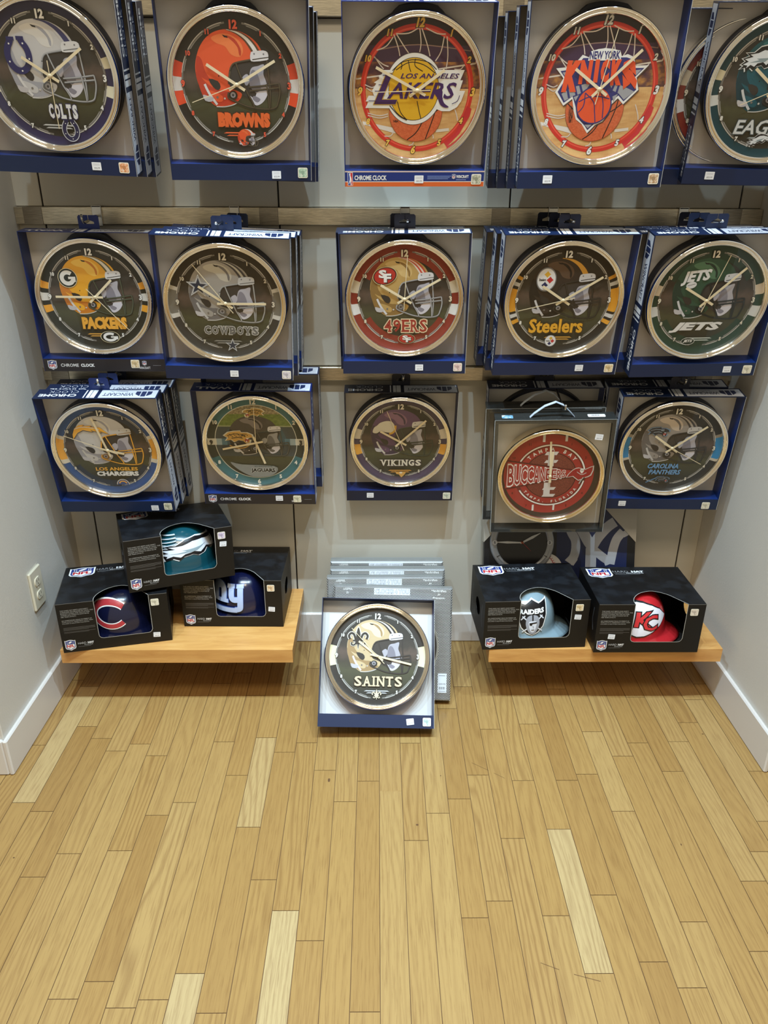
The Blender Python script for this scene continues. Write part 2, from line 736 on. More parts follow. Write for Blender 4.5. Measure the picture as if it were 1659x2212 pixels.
    def slab(s, st, x0, x1, y0, y1, c, bold, edge, ow):
        """lettering with slab serifs, set letter by letter into a box"""
        wt = [{'I': .55, 'W': 1.35}.get(ch, 1.0) for ch in st]
        k = (x1 - x0) / sum(wt)
        h = y1 - y0
        for lay, (col, off, g) in enumerate(((edge, bold + ow, .010), (c, bold, 0.0))):
            if col is None:
                continue
            s.up()
            x = x0
            for ch, w in zip(st, wt):
                a, b = x + k * w * .10, x + k * w * .92
                if ch == 'I':
                    a, b = x + k * w * .34, x + k * w * .68
                vs, fs, bb = text_mesh(ch, bold)
                v2, f2, _ = text_mesh(ch, off)
                kx, ky = (b - a) / (bb[1] - bb[0]), h / (bb[3] - bb[2])
                out = [s.P((a + b) / 2 + (u - (bb[0] + bb[1]) / 2) * kx, (y0 + y1) / 2 + (v - (bb[2] + bb[3]) / 2) * ky) for u, v in v2]
                s.mb.mesh(out, f2, s.m(col))
                x += k * w
            s.up()
            x = x0
            for ch, w in zip(st, wt):
                a, b = x + k * w * .10, x + k * w * .92
                for fx, top in s.SERIF.get(ch, ()):
                    m, hw = a + (b - a) * fx, k * .20
                    q = (y1 - h * .12, y1) if top else (y0, y0 + h * .12)
                    s.rect(m - hw - g, m + hw + g, q[0] - g, q[1] + g, col, up=False)
                x += k * w

    def sub(s, f):
        q = Print(s.mb, s.to3d, s.rough, f)
        q.h = s.h
        return q


# ------------------------------------------------------------------ room
F0 = 0.0057          # one floor seam lies here
FW = 0.0595          # board width
XL, XR = -0.996, 1.068
joints = [(-0.9745, -0.539), (-0.9178, -0.756), (-0.8577, -0.786), (-0.7952, -0.985), (-0.7373, -0.919), (-0.6211, -0.911), (-0.6297, -0.583), (-0.6892, -0.535),
          (-0.5014, -0.758), (-0.3831, -0.661), (-0.3223, -0.84), (-0.2647, -0.571), (-0.4459, -0.527), (-0.2592, -0.995), (-0.1996, -1.076), (-0.3791, -1.219),
          (-0.3185, -1.299), (-0.4961, -1.288), (-0.6152, -1.27), (-0.0831, -0.757), (0.0092, -0.72), (0.041, -0.72), (0.2147, -0.749), (0.2737, -0.663),
          (0.3929, -0.684), (0.5116, -0.684), (0.5738, -0.661), (0.632, -0.793), (0.0962, -0.884), (0.2169, -1.096), (0.3966, -1.092), (0.455, -1.224),
          (0.5745, -1.2), (0.6323, -1.255), (0.871, -1.005), (0.8011, -1.178), (0.9205, -0.922), (0.8682, -0.532), (0.7526, -0.537), (0.9764, -0.828), (1.0373, -0.652)]
pale = [(-0.2, -1.2, 1.0, .4), (-0.38, -1.27, 1.0, .3), (-0.325, -0.7, .88, .7), (-0.92, -0.65, 0.93, .1), (0.45, -0.9, .97, .5), (0.04, -1.0, .72, .3), (0.155, -0.9, 0.70, .2),
        (0.51, -0.95, .5, .35), (0.56, -0.95, .46, .3), (0.335, -1.1, 0.62, 1.0), (0.335, -0.7, 0.55, .6), (-0.62, -0.9, .55, .9), (-0.56, -1.0, .42, .3), (-0.86, -0.55, .42, .3),
        (-0.8, -0.55, .45, .3), (0.515, -0.6, .40, .2), (0.21, -0.65, .42, .2), (-0.26, -0.8, .48, .2), (-0.02, -0.6, .45, .3), (1.0, -0.6, .8, .2), (0.87, -0.8, .74, .4)]


def build_floor():
    me = bpy.data.meshes.new('floor')
    vs, fs, cols = [], [], []
    g = 0.0007
    k0, k1 = int(math.floor((-3.0 - F0) / FW)), int(math.ceil((3.0 - F0) / FW))
    for k in range(k0, k1):
        xa, xb = F0 + k * FW, F0 + (k + 1) * FW
        ys = sorted([y for x, y in joints if xa <= x < xb], reverse=True)
        cuts = [0.02]
        if ys:
            y = ys[0]
            lead = []
            while y < -0.12:
                y += rnd.uniform(0.3, 0.55)
                if y < -0.12:
                    lead.append(y)
            cuts += sorted(lead, reverse=True) + ys
        y = cuts[-1]
        while y > -4.6:
            y -= rnd.uniform(0.35, 0.95)
            if not (ys and y > -1.34 and len(cuts) == 1 + len(ys)):
                cuts.append(y)
        for i in range(len(cuts) - 1):
            y0, y1 = cuts[i], cuts[i + 1]
            n = len(vs)
            vs += [(xa + g, y1 + g, 0), (xb - g, y1 + g, 0), (xb - g, y0 - g, 0), (xa + g, y0 - g, 0)]
            fs.append((n, n + 1, n + 2, n + 3))
            tone = rnd.choice((.48, .53, .56, .58, .6, .63, .66, .70)) + rnd.uniform(-.05, .05)
            kind = rnd.choice((.05, .15, .2, .3, .35, .5, .8))
            for px, py, t, kd in pale:
                if xa <= px < xb and y1 <= py < y0:
                    tone, kind = t, kd
            cols.append((tone, rnd.random(), kind, 1))
    # sub floor showing as thin dark seams between the boards
    n = len(vs)
    vs += [(-3.1, -4.7, -0.0012), (3.1, -4.7, -0.0012), (3.1, 0.02, -0.0012), (-3.1, 0.02, -0.0012)]
    fs.append((n, n + 1, n + 2, n + 3))
    cols.append((0, 0, 0, 1))
    marks = [((-.869, -1.115), (.004, .003)), ((-.865, -.93), (.002, .002)), ((.172, -.665), (.0015, .0015)), ((.74, -.90), (.0015, .003)), ((-.13, -.68), (.003, .007)), ((.952, -.50), (.003, .002)), ((.10, -.835), (.003, .003))]
    n_marks = 0
    for (x, y), (a, b) in marks:
        n = len(vs)
        vs += [(x + a * math.cos(t * PI / 4) * (1 + .3 * (t % 2)), y + b * math.sin(t * PI / 4), .0003) for t in range(8)]
        fs.append(tuple(range(n, n + 8)))
        cols += [(0, 0, 0, 1)] * 2
        n_marks += 1
    for (x0, y0), (x1, y1) in (((.262, -.615), (.305, -.645)), ((.318, -.655), (.345, -.675)), ((.337, -1.20), (.372, -1.215)), ((.40, -1.225), (.45, -1.24))):
        n = len(vs)
        vs += [(x0, y0, .0003), (x1, y1, .0003), (x1, y1 - .0012, .0003), (x0, y0 - .0012, .0003)]
        fs.append((n, n + 1, n + 2, n + 3))
        cols.append((0, 0, 0, 1))
        n_marks += 1
    me.from_pydata(vs, [], fs)
    me.materials.append(M_OAK)
    me.materials.append(mat((92, 60, 30), 0.8))
    for k in range(n_marks + 1):
        me.polygons[len(fs) - 1 - k].material_index = 1
    a = me.color_attributes.new('plank', 'FLOAT_COLOR', 'CORNER')
    flat = []
    for c in cols:
        flat += list(c) * 4
    a.data.foreach_set('color', flat)
    me.update()
    return struct(part('floor', me))


build_floor()
RAILS = [(1.856, 1.901), (1.366, 1.411), (0.930, 0.970)]
TOPZ = 4.3
mb = MB()
mb.box(XL - 0.1, XR + 0.1, 0.006, 0.1, -0.02, TOPZ, M_GAP)
xs = [XL, -0.922, -0.272, 0.368, 1.008, XR]
zs = [0.0] + [v for a, b in reversed(RAILS) for v in (a, b)] + [TOPZ]
for i in range(len(xs) - 1):
    for a, b in zip(zs[0::2], zs[1::2]):
        g = 0.0022
        mb.bbox(xs[i] + (g if i else 0), xs[i + 1] - (g if i < len(xs) - 2 else 0), 0.0, 0.006, a + 0.0012, b - 0.0012, M_PANEL, 0.0012)
struct(mb.build('wall_back'))

WEND = -0.645
mb = MB()
mb.bbox(XL - 0.35, XL, WEND, 0.1, 0, TOPZ, M_WALL, 0.002)
struct(mb.build('wall_left'))
mb = MB()
mb.bbox(XR, XR + 0.35, WEND, 0.1, 0, TOPZ, M_WALL, 0.002)
struct(mb.build('wall_right'))
mb = MB()
mb.box(-3, 3, -4.6, 0.1, TOPZ, TOPZ + 0.05, mat((222, 214, 198), 0.8))
struct(mb.build('ceiling'))

BBH, BBT = 0.114, 0.013


def skirting(name, x0, x1, y0, y1):
    m = MB()
    m.bbox(x0, x1, y0, y1, 0.0, BBH, M_BASE, 0.0035)
    return m


struct(skirting('b', XL + BBT, XR - BBT, -BBT, 0).build('baseboard_back'))
m = skirting('b', XL, XL + BBT, WEND - BBT, 0)
m.bbox(XL - 0.35, XL + 0.0, WEND - BBT, WEND, 0, BBH, M_BASE, 0.0035)
struct(m.build('baseboard_left'))
m = skirting('b', XR - BBT, XR, WEND - BBT, 0)
m.bbox(XR, XR + 0.35, WEND - BBT, WEND, 0, BBH, M_BASE, 0.0035)
struct(m.build('baseboard_right'))

for n_, (z0, z1) in enumerate(RAILS):
    mb = MB()
    mb.bbox(XL + 0.001, XR - 0.001, -0.020, 0.004, z0, z1, M_STEEL, 0.0015)
    for x in (-0.945, -0.298, 0.342, 0.982):
        mb.bbox(x - 0.026, x + 0.026, -0.0215, -0.019, z0 - 0.0005, z1 - 0.0005, M_STEELD, 0.0006)
    struct(mb.build('trim_%d' % (n_ + 1)))


# ------------------------------------------------------------------ shelves and outlet
def shelf(label, x0, x1):
    t = thing('wall_shelf', label, 'shelf', Matrix.Translation(((x0 + x1) / 2, 0, 0.16)), 'low maple shelves')
    w = (x1 - x0) / 2
    b = MB()
    e = 0.035
    b.box(-w + e, w - e, -0.366 + e, 0, 0.0, 0.0445, M_MAPLE)
    b.build('board', t)
    b = MB()
    b.prism([(-w, -0.366), (w, -0.366), (w - e, -0.366 + e), (-w + e, -0.366 + e)], lambda u, v, h: (u, v, h), 0.0, 0.0449, M_MAPLE)
    b.build('front_edging', t)
    for s in (-1, 1):
        b = MB()
        b.prism([(s * w, -0.366), (s * w, 0), (s * (w - e), 0), (s * (w - e), -0.366 + e)], lambda u, v, h: (u, v, h), 0.0, 0.0449, M_MAPLE)
        b.build('side_edging', t)
    return t


shelf('low maple shelf on the left, carrying three black hat cartons', -0.938, -0.2515)
shelf('low maple shelf on the right, carrying the silver and red hat cartons', 0.333, 1.03)

t = thing('electrical_outlet', 'ivory two-socket electrical outlet low on the left side wall', 'outlet', Matrix.Translation((XL, -0.318, 0.39)) @ Matrix.Rotation(PI / 2, 4, 'Z'))
M_IVORY = mat((214, 205, 182), 0.35)
mb = MB()
mb.bbox(-0.037, 0.037, -0.008, 0.0, -0.062, 0.062, M_IVORY, 0.004)
mb.build('plate', t)
for z in (0.021, -0.021):
    mb = MB()
    oc = []
    for i in range(24):
        a = 2 * PI * i / 24
        oc.append((0.0165 * math.cos(a), max(-0.0125, min(0.0125, 0.0165 * math.sin(a))) + z))
    mb.prism(oc, lambda u, v, h: (u, -h, v), 0.007, 0.0105, mat((222, 213, 190), 0.3))
    for sx in (-0.006, 0.006):
        mb.box(sx - 0.0009, sx + 0.0009, -0.0107, -0.0104, z - 0.001, z + 0.007, mat((40, 34, 30)))
    mb.disc(0.0021, -0.0107, mat((40, 34, 30)), 12, (0, z - 0.0065))
    mb.build('socket', t)
mb = MB()
mb.lathe([(0, -0.0095), (0.002, -0.0092), (0.003, -0.008)], M_IVORY, 16)
mb.build('screw', t)

# ------------------------------------------------------------------ emblems and dial artwork
RIM = 0.155
WHITE = (232, 230, 226)
INK = (24, 22, 24)


def nz(cx, cy, rx, ry):
    """turns positions measured on a dial into units of the rim radius"""
    return lambda *p: [((p[i] - cx) / rx, (cy - p[i + 1]) / ry) for i in range(0, len(p), 2)]


SN = nz(757, 1167, 495, 513)


def helmet(p, shell, dark, light, stripe=(), mask=(70, 66, 60), bumper=(214, 212, 214), inner=(60, 54, 50), pad=(176, 172, 182), pad2=(132, 128, 140)):
    S = SN
    # opening with the padding inside
    p.poly(S(715, 1060, 880, 1015, 985, 1000, 975, 1060, 965, 1110, 985, 1160, 975, 1240, 930, 1290, 870, 1285, 800, 1240, 700, 1215), inner, 3)
    p.poly(S(865, 1062, 920, 1040, 962, 1030, 955, 1090, 968, 1130, 978, 1170, 968, 1225, 925, 1240, 890, 1215, 850, 1165), pad, 4)
    p.poly(S(868, 1075, 900, 1075, 925, 1130, 930, 1200, 890, 1215, 850, 1165), pad2, 4)
    p.poly(S(800, 1120, 835, 1095, 855, 1125, 835, 1170, 805, 1160), pad, 4)
    p.poly(S(905, 1215, 960, 1190, 985, 1165, 985, 1215, 950, 1275, 900, 1305, 865, 1285, 840, 1235, 880, 1255), (206, 202, 212), 4)
    p.poly(S(880, 1240, 925, 1262, 900, 1285, 868, 1262), pad2, 3)
    # shell
    out = S(955, 950, 922, 897, 870, 853, 800, 823, 728, 812, 658, 819, 600, 841, 550, 880, 512, 930, 487, 985, 472, 1042, 470, 1100, 478, 1152,
            494, 1202, 514, 1262, 560, 1290, 600, 1316, 655, 1314, 708, 1303, 748, 1286, 780, 1258, 790, 1226, 752, 1206, 716, 1190, 700, 1150, 703, 1105,
            716, 1062, 760, 1030, 870, 1008, 975, 996, 985, 975)
    p.poly(out, shell, 3)
    p.poly(S(470, 1100, 486, 1090, 520, 1140, 575, 1185, 640, 1210, 690, 1215, 745, 1250, 770, 1262, 735, 1290, 680, 1306, 610, 1312, 560, 1288, 514, 1258, 490, 1195), dark, 3)
    p.poly(S(480, 1020, 492, 985, 520, 1010, 540, 1090, 580, 1150, 540, 1140, 490, 1110, 474, 1080), dark, 3)
    p.poly(S(598, 868, 660, 842, 735, 846, 800, 890, 818, 945, 790, 985, 730, 970, 690, 920, 630, 900), light, 4)
    p.poly(S(700, 850, 760, 870, 800, 930, 800, 975, 788, 970, 780, 925, 745, 885), dark, 3)
    p.poly(S(560, 1060, 640, 1030, 690, 1060, 690, 1140, 640, 1130, 590, 1110), shell, 4)
    p.poly(S(540, 1210, 600, 1220, 650, 1250, 640, 1285, 590, 1275), shell, 4)
    # centre stripes along the crown
    if stripe:
        a = spline(S(715, 812, 790, 822, 855, 852, 905, 898, 938, 948), False, 6)
        b = spline(S(700, 816, 765, 836, 820, 873, 855, 915, 880, 956), False, 6)
        k = len(stripe)
        tot = sum(w for w, c in stripe)
        acc = 0
        for w, c in stripe:
            t0, t1 = acc / tot, (acc + w) / tot
            acc += w
            e0 = [(x + (q - x) * t0, y + (r - y) * t0) for (x, y), (q, r) in zip(a, b)]
            e1 = [(x + (q - x) * t1, y + (r - y) * t1) for (x, y), (q, r) in zip(a, b)]
            p.poly(e0 + e1[::-1], c)
    p.poly(S(676, 846, 712, 856, 716, 866, 690, 862), INK)
    # ear hole, rivets and chin strap
    p.poly(S(558, 1132, 622, 1146, 640, 1182, 622, 1206, 588, 1188), (52, 46, 42), 2)
    p.ell(*S(632, 1112)[0], .009, .009, INK, 10)
    p.stroke(S(527, 1168, 542, 1205, 566, 1250, 606, 1305), 0.034, bumper, 4)
    p.poly(S(508, 1240, 540, 1246, 584, 1258, 570, 1284, 522, 1280), (190, 186, 190), 2)
    p.stroke(S(600, 1318, 660, 1318, 715, 1306, 752, 1290), 0.012, (206, 202, 200), 4)
    p.ell(*S(612, 1255)[0], .016, .016, (120, 112, 106), 12)
    p.ell(*S(664, 1262)[0], .014, .014, (200, 194, 188), 12)
    # face mask
    W = 0.022
    for q in ((716, 1075, 728, 1048, 760, 1024, 880, 1000, 985, 988), (762, 1028, 790, 1110, 838, 1232), (985, 1000, 992, 1080, 1000, 1200, 995, 1318),
              (845, 1182, 940, 1172, 1066, 1152), (850, 1208, 950, 1196, 1066, 1182), (1066, 1152, 1072, 1210, 1058, 1275, 1034, 1318, 960, 1330, 850, 1318, 770, 1292, 694, 1258, 696, 1220),
              (838, 1232, 870, 1290, 880, 1322), (975, 1160, 985, 1240, 990, 1326)):
        p.stroke(S(*q), W * 1.15, tuple(int(c * .55) for c in mask), 5)
        p.stroke([(x - .003, y + .004) for x, y in S(*q)], W * .7, mask, 5)
    p.stroke(S(716, 1078, 704, 1130, 700, 1165), W, mask, 4)
    p.ell(*S(728, 1238)[0], .062, .058, tuple(int(c * .6) for c in mask), 20)
    p.ell(*S(726, 1236)[0], .038, .038, (150, 148, 154), 16)
    p.ell(*S(726, 1238)[0], .018, .018, (70, 68, 72), 12)
    # forehead bumper
    p.poly(S(872, 952, 905, 944, 960, 938, 992, 950, 996, 984, 985, 1000, 890, 1012, 866, 1000), bumper, 2)
    p.stroke(S(880, 1000, 940, 990, 996, 982), 0.012, tuple(int(c * .6) for c in mask), 3)
    for x in (895, 962):
        p.ell(*S(x, 962)[0], .012, .012, (120, 118, 122), 10)


def star(cx, cy, r, rot=0.0, k=0.4):
    return [(cx + (r if i % 2 == 0 else r * k) * math.sin(rot + PI * i / 5), cy + (r if i % 2 == 0 else r * k) * math.cos(rot + PI * i / 5)) for i in range(10)]


def em_star(p, x, y, r):
    p.poly(star(x, y, r, 0.05), (214, 214, 216))
    p.poly(star(x, y, r * .86, 0.05), (60, 66, 84))
    p.poly(star(x, y, r * .80, 0.05), (206, 208, 212))
    p.poly(star(x, y, r * .70, 0.05), (44, 50, 68))


def em_g(p, x, y, rx, ry):
    p.ell(x, y, rx * 1.06, ry * 1.06, (226, 214, 176))
    p.ell(x, y, rx, ry, (28, 32, 26))
    a = [(x + rx * .62 * math.cos(t), y + ry * .60 * math.sin(t)) for t in [math.radians(d) for d in range(48, 362, 8)]]
    p.stroke(a, min(rx, ry) * .44, (230, 228, 226))
    p.rect(x + rx * .08, x + rx * .86, y - ry * .12, y + ry * .14, (230, 228, 226))
    p.rect(x + rx * .42, x + rx * .86, y - ry * .42, y, (230, 228, 226))


def em_sf(p, x, y, rx, ry, rot=0.0):
    p.ell(x, y, rx * 1.1, ry * 1.1, (206, 186, 140), rot=rot)
    p.ell(x, y, rx * 1.04, ry * 1.04, (30, 24, 22), rot=rot)
    p.ell(x, y, rx * .95, ry * .95, (178, 48, 40), rot=rot)
    for c, o in ((INK, .012), (WHITE, 0)):
        p.text('S', x - rx * .55 + o, x + rx * .15 + o, y - ry * .25 - o, y + ry * .75 - o, c, .05)
    for c, o in ((INK, .012), (WHITE, 0)):
        p.text('F', x - rx * .10 + o, x + rx * .55 + o, y - ry * .78 - o, y + ry * .3 - o, c, .05)


def astroid(cx, cy, r):
    return [(cx + r * math.copysign(abs(math.cos(t)) ** 2.2, math.cos(t)), cy + r * math.copysign(abs(math.sin(t)) ** 2.2, math.sin(t))) for t in [2 * PI * i / 32 for i in range(32)]]


def em_steel(p, x, y, rx, ry):
    p.ell(x, y, rx, ry, (120, 120, 124))
    p.ell(x, y, rx * .9, ry * .9, (226, 226, 230))
    p.poly(astroid(x + rx * .06, y + ry * .42, rx * .34), (222, 176, 60))
    p.poly(astroid(x + rx * .36, y - ry * .04, rx * .36), (190, 44, 48))
    p.poly(astroid(x - rx * .12, y - ry * .46, rx * .34), (34, 40, 92))
    p.text('Steelers', x - rx * .74, x - rx * .06, y - ry * .12, y + ry * .1, INK, .04)


def em_shoe(p, x, y, r, c, edge=None):
    a = [(x + r * .62 * math.sin(t), y - r * .1 + r * .8 * math.cos(t)) for t in [math.radians(d) for d in range(38, 323, 9)]]
    a = [(a[0][0] - r * .12, a[0][1] + r * .22)] + a + [(a[-1][0] + r * .12, a[-1][1] + r * .22)]
    if edge:
        p.stroke(a, r * .5, edge)
    p.stroke(a, r * .36, c)
    for i in (1, 8, 16, 24, 32):
        if i < len(a):
            p.ell(a[i][0], a[i][1], r * .05, r * .05, WHITE, 8)
    for q in (a[0], a[-1]):
        p.rect(q[0] - r * .22, q[0] + r * .22, q[1] - r * .06, q[1] + r * .14, c)


def em_fleur(p, x, y, r, c, edge):
    for col, g in ((edge, 1.0), (c, .78)):
        w = r * .115 * (1 + (g - .78) * 3.0)
        p.poly([(x - w * 1.1, y - r * .1), (x - w * 1.5, y + r * .3), (x, y + r * (1.0 if g == 1 else .9)), (x + w * 1.5, y + r * .3), (x + w * 1.1, y - r * .1), (x + w * .5, y - r * .5), (x, y - r * (.9 if g == 1 else .82)), (x - w * .5, y - r * .5)], col, 3)
        for s in (-1, 1):
            p.stroke([(x + s * .10 * r, y - r * .45), (x + s * .2 * r, y - r * .1), (x + s * .34 * r, y + r * .3), (x + s * .56 * r, y + r * .42), (x + s * .74 * r, y + r * .22), (x + s * .66 * r, y - r * .04)], w * 1.5, col, 5)
            p.stroke([(x + s * .12 * r, y - r * .2), (x + s * .3 * r, y - r * .5), (x + s * .52 * r, y - r * .48), (x + s * .5 * r, y - r * .3)], w * 1.0, col, 5)
        p.rect(x - r * .42, x + r * .42, y - r * (.24 if g < 1 else .28), y - r * (.1 if g < 1 else .06), col)


EAGLE = [(-1.0, .0), (-.78, .12), (-.95, .22), (-.60, .30), (-.8, .42), (-.40, .42), (-.1, .62), (.2, .66), (.55, .52), (.8, .32), (1.0, .16), (.94, .02), (.72, -.16),
         (.62, -.08), (.5, .0), (.4, -.14), (.22, -.18), (.06, -.06), (-.2, -.1), (-.34, -.24), (-.5, -.14), (-.72, -.26), (-.76, -.12), (-1.02, -.16), (-.86, -.04)]


def em_eagle(p, x, y, sx, sy, a=0.0, flip=1):
    def put(q, k, dx=0, dy=0):
        o = []
        for u, v in q:
            u, v = (u * k + dx) * flip * sx, (v * k + dy) * sy
            o.append((x + u * math.cos(a) - v * math.sin(a), y + u * math.sin(a) + v * math.cos(a)))
        return o
    p.poly(put(EAGLE, 1.08, 0, -.01), (224, 226, 228))
    p.poly(put(EAGLE, 1.0), INK)
    p.poly(put([(-.9, .0), (-.62, .1), (-.84, .2), (-.42, .27), (-.6, .36), (-.2, .4), (.1, .5), (.4, .46), (.7, .3), (.95, .14), (.88, .04), (.7, -.08), (.5, .1), (.3, -.06), (.12, .06), (-.16, .02), (-.3, -.1), (-.5, -.02), (-.7, -.14), (-.66, -.04)], 1.0), (222, 226, 232))
    p.poly(put([(-.6, .06), (-.1, .14), (-.24, .2), (.3, .2), (.5, .24), (.2, .06), (-.1, .06)], 1.0), (140, 156, 162))
    p.poly(put([(.62, .12), (.76, .16), (.7, .1)], 1.0), INK)


def em_head(p, x, y, s, base, edge, mark, flip=1, spots=False):
    """snarling cat head in profile"""
    q = [(-1.0, .2), (-.7, .52), (-.3, .62), (.15, .66), (.2, .5), (.6, .5), (.95, .3), (1.0, .05), (.72, .0), (.6, -.12), (.82, -.2), (.76, -.5), (.5, -.56), (.3, -.3), (.0, -.22), (-.3, -.42), (-.5, -.2), (-.9, -.3), (-.74, 0)]
    f = lambda k: [(x + u * k * s * flip, y + v * k * s * .8) for u, v in q]
    p.poly(f(1.12), edge)
    p.poly(f(1.0), base)
    g = lambda *r: [(x + r[i] * s * flip, y + r[i + 1] * s * .8) for i in range(0, len(r), 2)]
    p.poly(g(.5, -.1, .78, -.18, .66, -.44, .5, -.46, .42, -.26), (150, 60, 60))
    p.poly(g(.54, -.02, .62, -.2, .66, -.02), WHITE)
    p.poly(g(.5, -.46, .56, -.28, .62, -.44), WHITE)
    p.stroke(g(-.8, .2, -.3, .4, .2, .34, .5, .36), .05 * s, mark)
    p.stroke(g(.2, .22, .5, .2), .08 * s, mark)
    p.stroke(g(-.5, -.05, 0, .05, .3, -.05), .06 * s, mark)
    if spots:
        for i in range(16):
            a, b = -.7 + .09 * i, .08 + .34 * ((i * 37) % 10) / 10
            p.ell(x + a * s * flip, y + b * s * .8, s * .045, s * .035, INK, 8, up=False)


def em_bolt(p, S):
    q = S(470, 1052, 474, 1000, 500, 940, 545, 905, 600, 898, 572, 915, 660, 908, 640, 922, 730, 930, 800, 1000, 720, 965, 735, 985, 640, 955, 660, 975, 575, 955, 520, 985)
    p.poly([(x * 1.0 + (.014 if x > -.3 else -.0), y - .014) for x, y in q], (60, 66, 80))
    p.poly(q, (238, 176, 60))
    p.stroke(S(500, 945, 560, 925, 640, 930, 720, 948), .012, (214, 214, 214), 3)


def em_horn(p, S):
    q = S(487, 1060, 500, 1010, 530, 985, 560, 955, 620, 935, 672, 945, 700, 990, 690, 1040, 650, 1068, 600, 1058, 560, 1050, 525, 1072)
    p.poly([(x + .012, y - .012) for x, y in q], INK, 3)
    p.poly(q, (214, 206, 188), 3)
    p.stroke(S(706, 985, 704, 1030, 682, 1064, 646, 1080), .04, (214, 164, 60), 4)
    p.stroke(S(560, 1052, 600, 1062, 650, 1068), .012, INK, 3)


def shield(p, x, y, s, h=None):
    """red, white and blue league shield"""
    h = h or s * 1.25
    o = [(-.5, .46), (-.4, .42), (-.2, .47), (0, .5), (.2, .47), (.4, .42), (.5, .46), (.5, -.2), (.42, -.34), (.2, -.4), (0, -.5), (-.2, -.4), (-.42, -.34), (-.5, -.2)]
    f = lambda k: [(x + u * s * k, y + v * h * k) for u, v in o]
    p.poly(f(1.14), WHITE)
    p.poly(f(1.0), (36, 52, 120))
    p.poly([(x + u * s, y + v * h) for u, v in [(-.42, .1), (.42, .1), (.42, -.22), (.36, -.3), (.16, -.34), (0, -.44), (-.16, -.34), (-.36, -.3), (-.42, -.22)]], WHITE)
    p.text('NFL', x - s * .4, x + s * .4, y - h * .24, y + h * .07, (184, 36, 44), .045)
    p.ell(x, y + h * .3, s * .2, h * .085, WHITE, 14, rot=.5)
    for dx in (-.36, -.27, .27, .36):
        for dy in (.2, .32):
            p.ell(x + dx * s, y + dy * h, s * .032, s * .032, WHITE, 6, up=False)


def hoopman(p, x, y, w, h):
    """blue and red badge with a white player silhouette"""
    p.rect(x - w / 2 * 1.16, x + w / 2 * 1.16, y - h / 2 * 1.06, y + h / 2 * 1.06, WHITE)
    p.rect(x - w / 2, x, y - h / 2, y + h / 2, (30, 60, 140))
    p.rect(x, x + w / 2, y - h / 2, y + h / 2, (190, 40, 50), up=False)
    p.poly([(x + u * w, y + v * h) for u, v in [(-.1, .48), (.06, .42), (.04, .28), (.22, .1), (.34, -.2), (.26, -.22), (.12, -.02), (.14, -.16), (.3, -.48), (.1, -.48), (-.02, -.2), (-.3, -.42), (-.36, -.34), (-.12, -.06), (-.14, .2), (-.24, .36)]], WHITE, 2)


def maker(p, x0, x1, y0, y1, c, logo=False):
    p.text('WINCRAFT', x0, x1, y0, y1, c, .012)


DIGITS = {1: (.38, .655), 2: (.655, .385), 3: (.775, .0), 4: (.672, -.385), 5: (.38, -.665), 7: (-.39, -.665), 8: (-.672, -.385), 9: (-.775, .0), 10: (-.665, .385), 11: (-.375, .655), 12: (0, .755)}


def dial_football(p, ring, helm, side, digit, word, logo, foot, word2=None, shear=0.0, digit_edge=None, mid=None):
    """football dial: coloured band, stadium picture, helmet, club word and small emblem"""
    p.ell(0, 0, .905, .905, ring, 96)
    p.ell(0, 0, .80, .80, M_STADIUM, 96)
    if mid:
        p.ring(.66, .80, -62, 62, mid)
        p.ring(.66, .80, 118, 242, mid, up=False)
    for s in (1, -1):
        for a, b, c in side:
            p.ring(.785, .905, 90 - s * 0 - math.degrees(math.asin(max(a, b) / .85)) if s == 1 else 270 + math.degrees(math.asin(min(a, b) / .85)),
                   90 - math.degrees(math.asin(min(a, b) / .85)) if s == 1 else 270 + math.degrees(math.asin(max(a, b) / .85)), c, up=(s == 1))
    g0, g1 = (120, 116, 112), (206, 202, 196)
    p.ring(.768, .792, 9, 172, g0, n=60)
    p.ring(.768, .792, 188, 351, g0, n=60, up=False)
    for a0, a1 in ((12, 28), (33, 57), (64, 80), (100, 116), (123, 147), (154, 168), (192, 206), (213, 237), (244, 260), (280, 296), (303, 327), (332, 348)):
        p.ring(.784, .793, a0, a1, g1, up=(a0 == 12), n=8)
        p.ring(.757, .764, a0 + 2, a1 - 2, (168, 164, 158), up=False, n=8)
    helmet(p, **helm)
    logo(p)
    for k, (u, v) in DIGITS.items():
        h = .115 if k == 12 else (.095 if k in (3, 9) else .066)
        p.num(str(k), u, v, h, digit, .05, outline=digit_edge or INK, ow=.045, up=(k == 1))
    word(p)
    foot(p)


def word_std(st, c, edge=None, y0=-.545, y1=-.375, x0=-.42, x1=.46, shear=0.0, bold=.05, ow=.05):
    return lambda p: p.text(st, x0, x1, y0, y1, c, bold, shear, edge, ow)


def word_slab(st, c, edge, y0, y1, x0, x1, bold=.03, ow=.05):
    return lambda p: p.slab(st, x0, x1, y0, y1, c, bold, edge, ow)


def flare(p, c):
    p.poly([(-.24, -.655), (.24, -.655), (.2, -.635), (-.2, -.635)], c)
    p.poly([(-.2, -.69), (.2, -.69), (.16, -.672), (-.16, -.672)], c, up=False)


